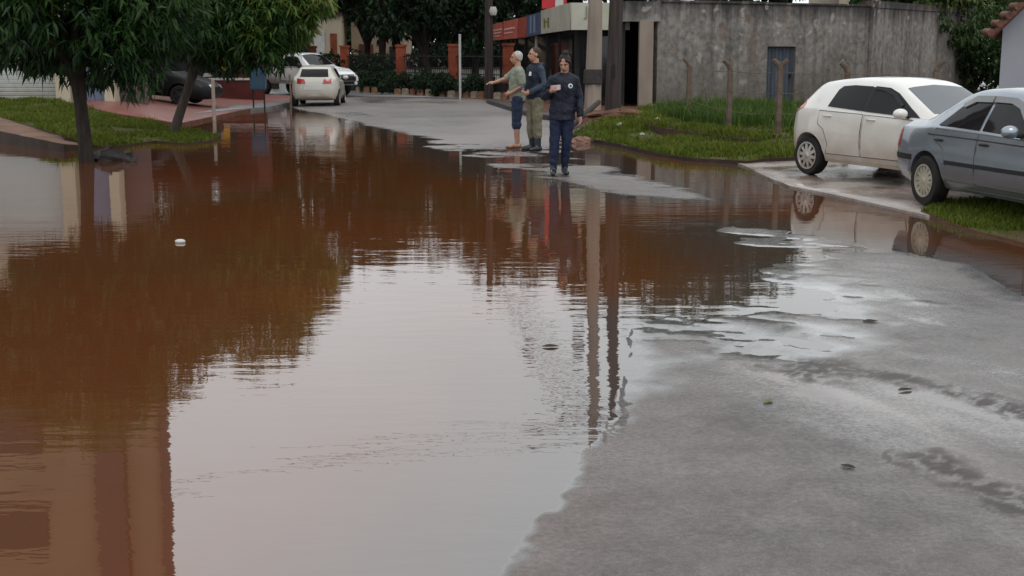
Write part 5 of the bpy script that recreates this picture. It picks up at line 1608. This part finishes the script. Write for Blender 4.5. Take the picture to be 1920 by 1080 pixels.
# litter and leaves
def leaf(u, v, size, m, label, cat='leaf', name='fallen_leaf', lift=.003, curl=.3, rot=0):
    q = gp(u, v); b = MB()
    n = 7; vs = []; fs = []; curl *= .12; size *= .8
    for i in range(n):
        t = i / (n - 1); w_ = size * .28 * math.sin(math.pi * min(1, t * .92 + .04)); x = (t - .5) * size; z = curl * size * (t - .5) ** 2 * 2
        vs += [(x, -w_, z + w_ * .35), (x, 0, z), (x, w_, z + w_ * .35)]
    for i in range(n - 1):
        for k in range(2): fs.append((i * 3 + k, i * 3 + k + 1, i * 3 + k + 4, i * 3 + k + 3))
    b.add(vs, fs); o = b.build(name, m); o.location = (q.x, q.y, q.z + lift); o.rotation_euler = (0, 0, rot)
    return tag(o, label, cat)
M['leafgreen'] = mat("green_leaf", (0.10, 0.13, 0.03), 0.5, 0.3, 30)
M['leafdark'] = mat("rotten_leaf", (0.02, 0.014, 0.010), 0.5, 0.3, 30)
leaf(1440, 754, .10, M['leafgreen'], 'small green leaf lying on the wet asphalt', curl=.9, rot=.9)
leaf(1697, 733, .11, M['leafdark'], 'dark curled leaf on the asphalt, far right of the green leaf', curl=.8, rot=.4)
leaf(1590, 877, .085, M['leafdark'], 'dark curled leaf on the asphalt, closest to the camera', curl=.8, rot=2.4)
leaf(1632, 604, .14, M['leafdark'], 'dark flat leaf on the silvery wet road, farthest of the loose leaves', rot=.2)
leaf(1032, 651, .13, M['leafdark'], 'brown leaf floating in the sky reflection', rot=.1)
q = gp(338, 455)
o = MB().ball((0, 0, 0), (.05, .035, .022), 12, 8).build('foam_scrap', M['whitepaint'], smooth=60); o.location = (q.x, q.y, .012)
tag(o, 'small white scrap floating in the brown water', 'litter')

# ------------------------------------------------------------------ trees
M['bark'] = mat("dark_bark", (0.030, 0.023, 0.020), 0.85, 0.4, 6, 0.7, 30, stretch=(3, 3, .5))
M['bark2'] = mat("grey_bark", (0.060, 0.048, 0.040), 0.85, 0.4, 6, 0.7, 30, stretch=(3, 3, .5))
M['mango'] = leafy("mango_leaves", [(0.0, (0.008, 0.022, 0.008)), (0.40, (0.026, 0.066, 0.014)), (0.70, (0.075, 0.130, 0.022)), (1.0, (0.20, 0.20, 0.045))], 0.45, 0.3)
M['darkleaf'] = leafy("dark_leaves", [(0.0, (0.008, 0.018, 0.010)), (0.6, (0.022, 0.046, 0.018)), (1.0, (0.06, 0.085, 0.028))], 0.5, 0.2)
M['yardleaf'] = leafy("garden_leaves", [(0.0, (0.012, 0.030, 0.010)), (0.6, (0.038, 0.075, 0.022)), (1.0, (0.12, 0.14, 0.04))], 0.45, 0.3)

def foliage(name, clumps, ncl, per, L, W, droop, m, parent, seed, base, sprigs=()):
    r = np.random.default_rng(seed)
    cc = np.array([c[:3] for c in clumps]); cr = np.array([c[3] for c in clumps]); ct = np.array([c[4] if len(c) > 4 else .35 for c in clumps])
    k = r.choice(len(clumps), ncl, p=cr ** 2 / (cr ** 2).sum())
    d = r.normal(size=(ncl, 3)); d /= np.linalg.norm(d, axis=1)[:, None]
    # uneven outline: lobes swell and shrink with direction
    lob = 0.72 + 0.5 * vnoise(d[:, 0] * 2.2 + k * 3.1 + 50, d[:, 2] * 2.2 + d[:, 1] * 2.2 + 50, seed)
    rad = cr[k] * lob * (0.45 + 0.55 * r.random(ncl) ** 0.5)
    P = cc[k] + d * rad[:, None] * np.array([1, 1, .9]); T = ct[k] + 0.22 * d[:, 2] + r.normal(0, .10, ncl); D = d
    if len(sprigs):
        S = np.array(sprigs); P = np.concatenate([P, S[:, :3]]); T = np.concatenate([T, np.full(len(S), .2)]); D = np.concatenate([D, np.tile([0, 0, -.8], (len(S), 1))])
    n = len(P) * per
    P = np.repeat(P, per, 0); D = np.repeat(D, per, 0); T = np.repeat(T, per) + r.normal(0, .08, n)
    ax = D * .45 + r.normal(0, .55, (n, 3)) + np.array([0, 0, -droop]); ax /= np.linalg.norm(ax, axis=1)[:, None]
    up = r.normal(size=(n, 3)) + np.array([0, 0, 1.0])
    sd = np.cross(ax, up); sd /= np.linalg.norm(sd, axis=1)[:, None]
    nr = np.cross(sd, ax)
    ln_ = L * r.uniform(.6, 1.15, n)[:, None]; wd = W * r.uniform(.7, 1.2, n)[:, None]
    p0 = P + r.normal(0, L * .18, (n, 3))
    V_ = np.empty((n, 6, 3))
    V_[:, 0] = p0
    V_[:, 1] = p0 + ax * ln_ * .38 + sd * wd * .5 + nr * wd * .18
    V_[:, 2] = p0 + ax * ln_ * .38 - sd * wd * .5 + nr * wd * .18
    mid = p0 + ax * ln_ * .45
    V_[:, 3] = mid
    tip = p0 + ax * ln_ + np.array([0, 0, -1]) * ln_ * .22
    V_[:, 4] = tip
    V_[:, 5] = p0 + ax * ln_ * .40
    V_ -= np.array(base)
    i = np.arange(n)[:, None] * 6
    F = np.concatenate([i + [0, 1, 5], i + [0, 5, 2], i + [1, 4, 5], i + [5, 4, 2]])
    me = np_mesh(name, V_.reshape(-1, 3), F)
    attr(me, 'tint', np.repeat(np.clip(T, 0, 1), 6))
    return link(name, me, m, parent)

def limbs(o, base, trunk, rad, clumps, m, seed, twig=.045, fork=None):
    r = random.Random(seed)
    b = MB(); b.tube([Vector(p) - Vector(base) for p in trunk], rad, 12)
    tk = b.build('trunk', m, o, smooth=40)
    top = Vector(trunk[-1])
    for c in clumps:
        e = Vector(c[:3]); mid = top.lerp(e, .5) + Vector((r.uniform(-.2, .2), r.uniform(-.2, .2), r.uniform(-.05, .25)))
        b = MB(); b.tube([p - Vector(base) for p in (top - Vector((0, 0, .12)), top.lerp(mid, .5), mid, e)], [rad[-1] * .75, rad[-1] * .6, twig, twig * .35], 7)
        for j in range(3):
            e2 = e + Vector((r.uniform(-1, 1), r.uniform(-1, 1), r.uniform(-.6, .8))) * c[3] * .75
            b.tube([p - Vector(base) for p in (mid.lerp(e, .3 + .2 * j), e2)], [twig * .55, twig * .15], 5)
        b.build('branch', m, tk, smooth=40)

# straight mango tree
q = gp(163, 303); base = (q.x, q.y, q.z)
T1 = thing('mango_tree', 'mango tree with a straight dark trunk standing in the water at the left', 'tree', base)
cl = [(-7.0, 20.4, 2.75, 1.45, .30), (-8.2, 20.3, 3.3, 1.05, .38), (-5.85, 20.7, 2.55, 1.15, .30), (-6.8, 20.0, 3.6, 1.15, .40), (-6.2, 21.0, 3.2, 1.2, .30), (-7.6, 20.9, 2.05, .75, .18),
      (-6.1, 20.1, 1.85, .60, .25), (-9.2, 20.6, 3.45, 1.0, .35), (-6.9, 21.2, 1.75, .65, .12), (-7.5, 19.8, 2.5, .55, .36)]
spr = []
for u, v in ((245, 190), (252, 178), (238, 172), (262, 165), (270, 182), (230, 160), (285, 168), (300, 150), (55, 150), (62, 140), (48, 132), (75, 128), (215, 150), (275, 150), (255, 155), (240, 150)):
    p = aty(u, v, 20.2 + random.uniform(-.2, .2)); spr.append((p.x, p.y, p.z + .12))
limbs(T1, base, [(q.x, q.y, -.2), (q.x - .02, q.y, .45), (q.x - .05, q.y, .95), (q.x - .10, q.y + .05, 1.45)], [.135, .108, .100, .125], cl, M['bark'], 3)
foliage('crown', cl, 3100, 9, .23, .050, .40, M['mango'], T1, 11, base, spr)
# leaning mango tree
q = gp(322, 252); base = (q.x, q.y, q.z)
T2 = thing('mango_tree', 'leaning mango tree with yellow green outer leaves on the tip of the grass bank', 'tree', base)
cl = [(-6.2, 26.5, 2.75, 1.30, .28), (-5.3, 26.4, 2.60, 1.20, .38), (-4.75, 26.2, 2.75, .95, .62), (-5.5, 26.6, 3.9, 1.15, .42), (-5.0, 26.5, 3.6, .9, .5), (-6.7, 26.8, 3.6, 1.15, .32), (-4.25, 26.3, 3.25, .62, .72), (-5.8, 26.2, 1.85, .62, .30),  # last value is tint: right-hand clumps paler, their light put into the leaves
      (-7.1, 26.7, 2.3, .85, .15), (-4.45, 26.4, 2.25, .50, .75), (-5.0, 25.9, 2.0, .55, .50), (-3.95, 26.2, 2.75, .42, .75)]
limbs(T2, base, [(q.x - .03, q.y, -.15), (q.x + .15, q.y, .40), (q.x + .36, q.y, .95), (q.x + .55, q.y + .05, 1.5)], [.125, .10, .09, .11], cl, M['bark2'], 4)
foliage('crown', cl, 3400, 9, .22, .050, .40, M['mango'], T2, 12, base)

def round_tree(name, label, base, H, rad, low, m, seed, ncl=800, per=9, L=.34, W=.15, group=None, trunk=.17, nc=8, t0=.35, droop=.25):
    r = random.Random(seed)
    bx, by, bz = base
    o = thing(name, label, 'tree', base, 0, group)
    cl = []
    zc = (H + low) / 2
    for k in range(nc):
        a = 2 * math.pi * k / nc + r.uniform(-.4, .4); ra = rad * r.uniform(.30, .62)
        z = low + (H - low) * r.uniform(.22, .80)
        cl.append((bx + math.cos(a) * ra, by + math.sin(a) * ra, z, rad * r.uniform(.40, .55), t0 + r.uniform(-.15, .2)))
    cl.append((bx, by, H - rad * .42, rad * .45, t0 + .1)); cl.append((bx, by, zc, rad * .6, t0))
    limbs(o, base, [(bx, by, bz - .1), (bx + r.uniform(-.1, .1), by, bz + low * .45), (bx + r.uniform(-.2, .2), by, low + .3)], [trunk * 1.25, trunk, trunk * .9], cl, M['bark'], seed, .06)
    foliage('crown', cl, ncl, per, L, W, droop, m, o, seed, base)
    return o

# trees behind the far fence, as high as their mirror images say
far_trees = [(372, 640, 58, 2.6, 1.2), (440, 620, 60, 2.8, 1.4), (515, 610, 61, 2.5, 1.2), (575, 560, 62, 2.7, 2.2), (688, 497, 63, 2.9, 1.9), (716, 505, 60.5, 2.0, 3.0), (800, 505, 60, 2.9, 1.5), (893, 515, 61, 2.9, 1.5), (985, 532, 63, 2.9, 1.6), (1080, 552, 62, 3.1, 2.0), (1172, 582, 62, 3.0, 2.4)]  # first tree is added to fill a mirrored gap of sky
flabs = ['dark tree between the apartment house and the market shop', 'dark tree behind the market shop', 'dark tree between the market shop and the pickup', 'dark tree above the pickup at the left end of the far fence', 'dense dark tree shading the tan house', 'dark tree with a bare forked trunk in front of the tan house', 'broad dark tree behind the second orange pier from the pickup',
         'dark tree behind the slim white post', 'dark tree over the red shop sign', 'dark tree rising behind the shop roof and bright red sign', 'dark tree between the shop and the concrete building']
for i, ((u, v, Y, rad, low), lab) in enumerate(zip(far_trees, flabs)):
    x = (u - 960) / FPX / (CP + .16 * SP) * Y
    round_tree('broadleaf_tree', lab, (x, Y, gz(x, Y)), href(v, Y), rad, low, M['darkleaf'], 100 + i, group='dark trees beyond the street')
for i, u in enumerate((420, 505, 590, 675, 790, 860, 945, 1030)):
    x = (u - 960) / FPX / (CP + .16 * SP) * 80
    round_tree('broadleaf_tree', 'tree in the dark row closing the view beyond the fenced yard', (x, 80 + (i % 3), .3), 6.0 + (i * 37 % 10) * .14, 2.6, .4, M['darkleaf'], 500 + i, 420, 9, .5, .26, group='row of far trees beyond the yard', nc=6)
back_trees = [(1262, 606, 49, 2.5, 3.0), (1345, 606, 50, 2.6, 3.0), (1425, 585, 51, 2.6, 3.2), (1510, 560, 53, 2.5, 3.0)]
blabs = ['garden tree behind the concrete building, beside its porch', 'garden tree behind the middle of the stained wall', 'garden tree behind the wall above the blue grey door', 'garden tree behind the wall beside the beige building']
for i, ((u, v, Y, rad, low), lab) in enumerate(zip(back_trees, blabs)):
    x = (u - 960) / FPX / (CP + .16 * SP) * Y
    round_tree('garden_tree', lab, (x, Y + 5, gz(x, Y + 5)), href(v, Y + 5) , rad, low, M['yardleaf'], 200 + i, group='garden trees behind the wall')
for i, (u, Y, H, rad, low, lab) in enumerate(((1730, 50.0, 6.2, 2.9, 2.5, 'bushy tree overhanging the broken end of the stained wall'), (1825, 54, 6.0, 2.6, .7, 'bright leafy tree filling the gap beside the grey house'), (1890, 58, 6.5, 3.0, .8, 'dark tree low behind the grey house corner'))):
    x = (u - 960) / FPX / (CP + .16 * SP) * Y
    round_tree('garden_tree', lab, (x, Y, .3), H, rad, low, M['yardleaf'], 300 + i, 1300, 9, .26, .12, 'garden trees behind the wall', t0=.5)

# dark bushes that close the gaps below the crowns
def bush(label, x, Y, rx, z, m, seed, n=320, group=None, L=.2, W=.10):
    base = (x, Y, gz(x, Y)); o = thing('bush', label, 'bush', base, 0, group)
    r = random.Random(seed)
    cl = [(x + r.uniform(-rx, rx) * .7, Y + r.uniform(-.3, .3), base[2] + z * r.uniform(.35, .7), z * r.uniform(.32, .5), .3) for _ in range(5)]
    b = MB()
    for c in cl: b.tube([(0, 0, 0), (c[0] - x, c[1] - Y, c[2] - base[2])], [.03, .012], 5)
    b.build('stem', M['bark'], o)
    foliage('leaves', cl, n, 8, L, W, .1, m, o, seed, base)
for i, (u, Y, rx, z, lab) in enumerate(((640, 60.0, 1.5, 1.7, 'dark bush behind the pickup bonnet'), (700, 59.5, 1.2, 1.5, 'dark bush at the foot of the forked tree'), (790, 66, 1.8, 1.9, 'dark bush in the yard behind the second pier'), (850, 66, 1.8, 2.0, 'dark bush in the yard behind the white post'), (905, 66, 1.6, 2.1, 'dark bush in the yard beside the far utility pole'), (960, 66, 1.8, 2.1, 'dark bush beyond the shop corner'))):
    x = (u - 960) / FPX / (CP + .16 * SP) * Y
    bush(lab, x, Y, rx, z, M['darkleaf'], 400 + i, group='bushes in the yard behind the fence')
for i, (u, Y, lab) in enumerate(((690, 0, 'low dark hedge bush along the kerb stones beside the pickup'), (745, 0, 'low dark hedge bush along the kerb stones by the middle orange pier'), (800, 0, 'low dark hedge bush along the kerb stones before the next pier'), (845, 0, 'low dark hedge bush along the kerb stones left of the white post'), (890, 0, 'low dark hedge bush along the kerb stones right of the white post'))):
    p = fl(u) + back * .55
    bush(lab, p.x, p.y, 1.0, .95, M['darkleaf'], 430 + i, 420, 'hedge bushes along the far kerb', .11, .06)

for i, (u, Y, lab) in enumerate(((1822, 49.5, 'dark bush filling the gap between the stained wall and the grey house'), (1862, 50, 'dark bush against the grey house side'))):
    x = (u - 960) / FPX / (CP + .16 * SP) * Y
    bush(lab, x, Y, 1.3, 2.6, M['yardleaf'], 460 + i, 520, None, .2, .10)
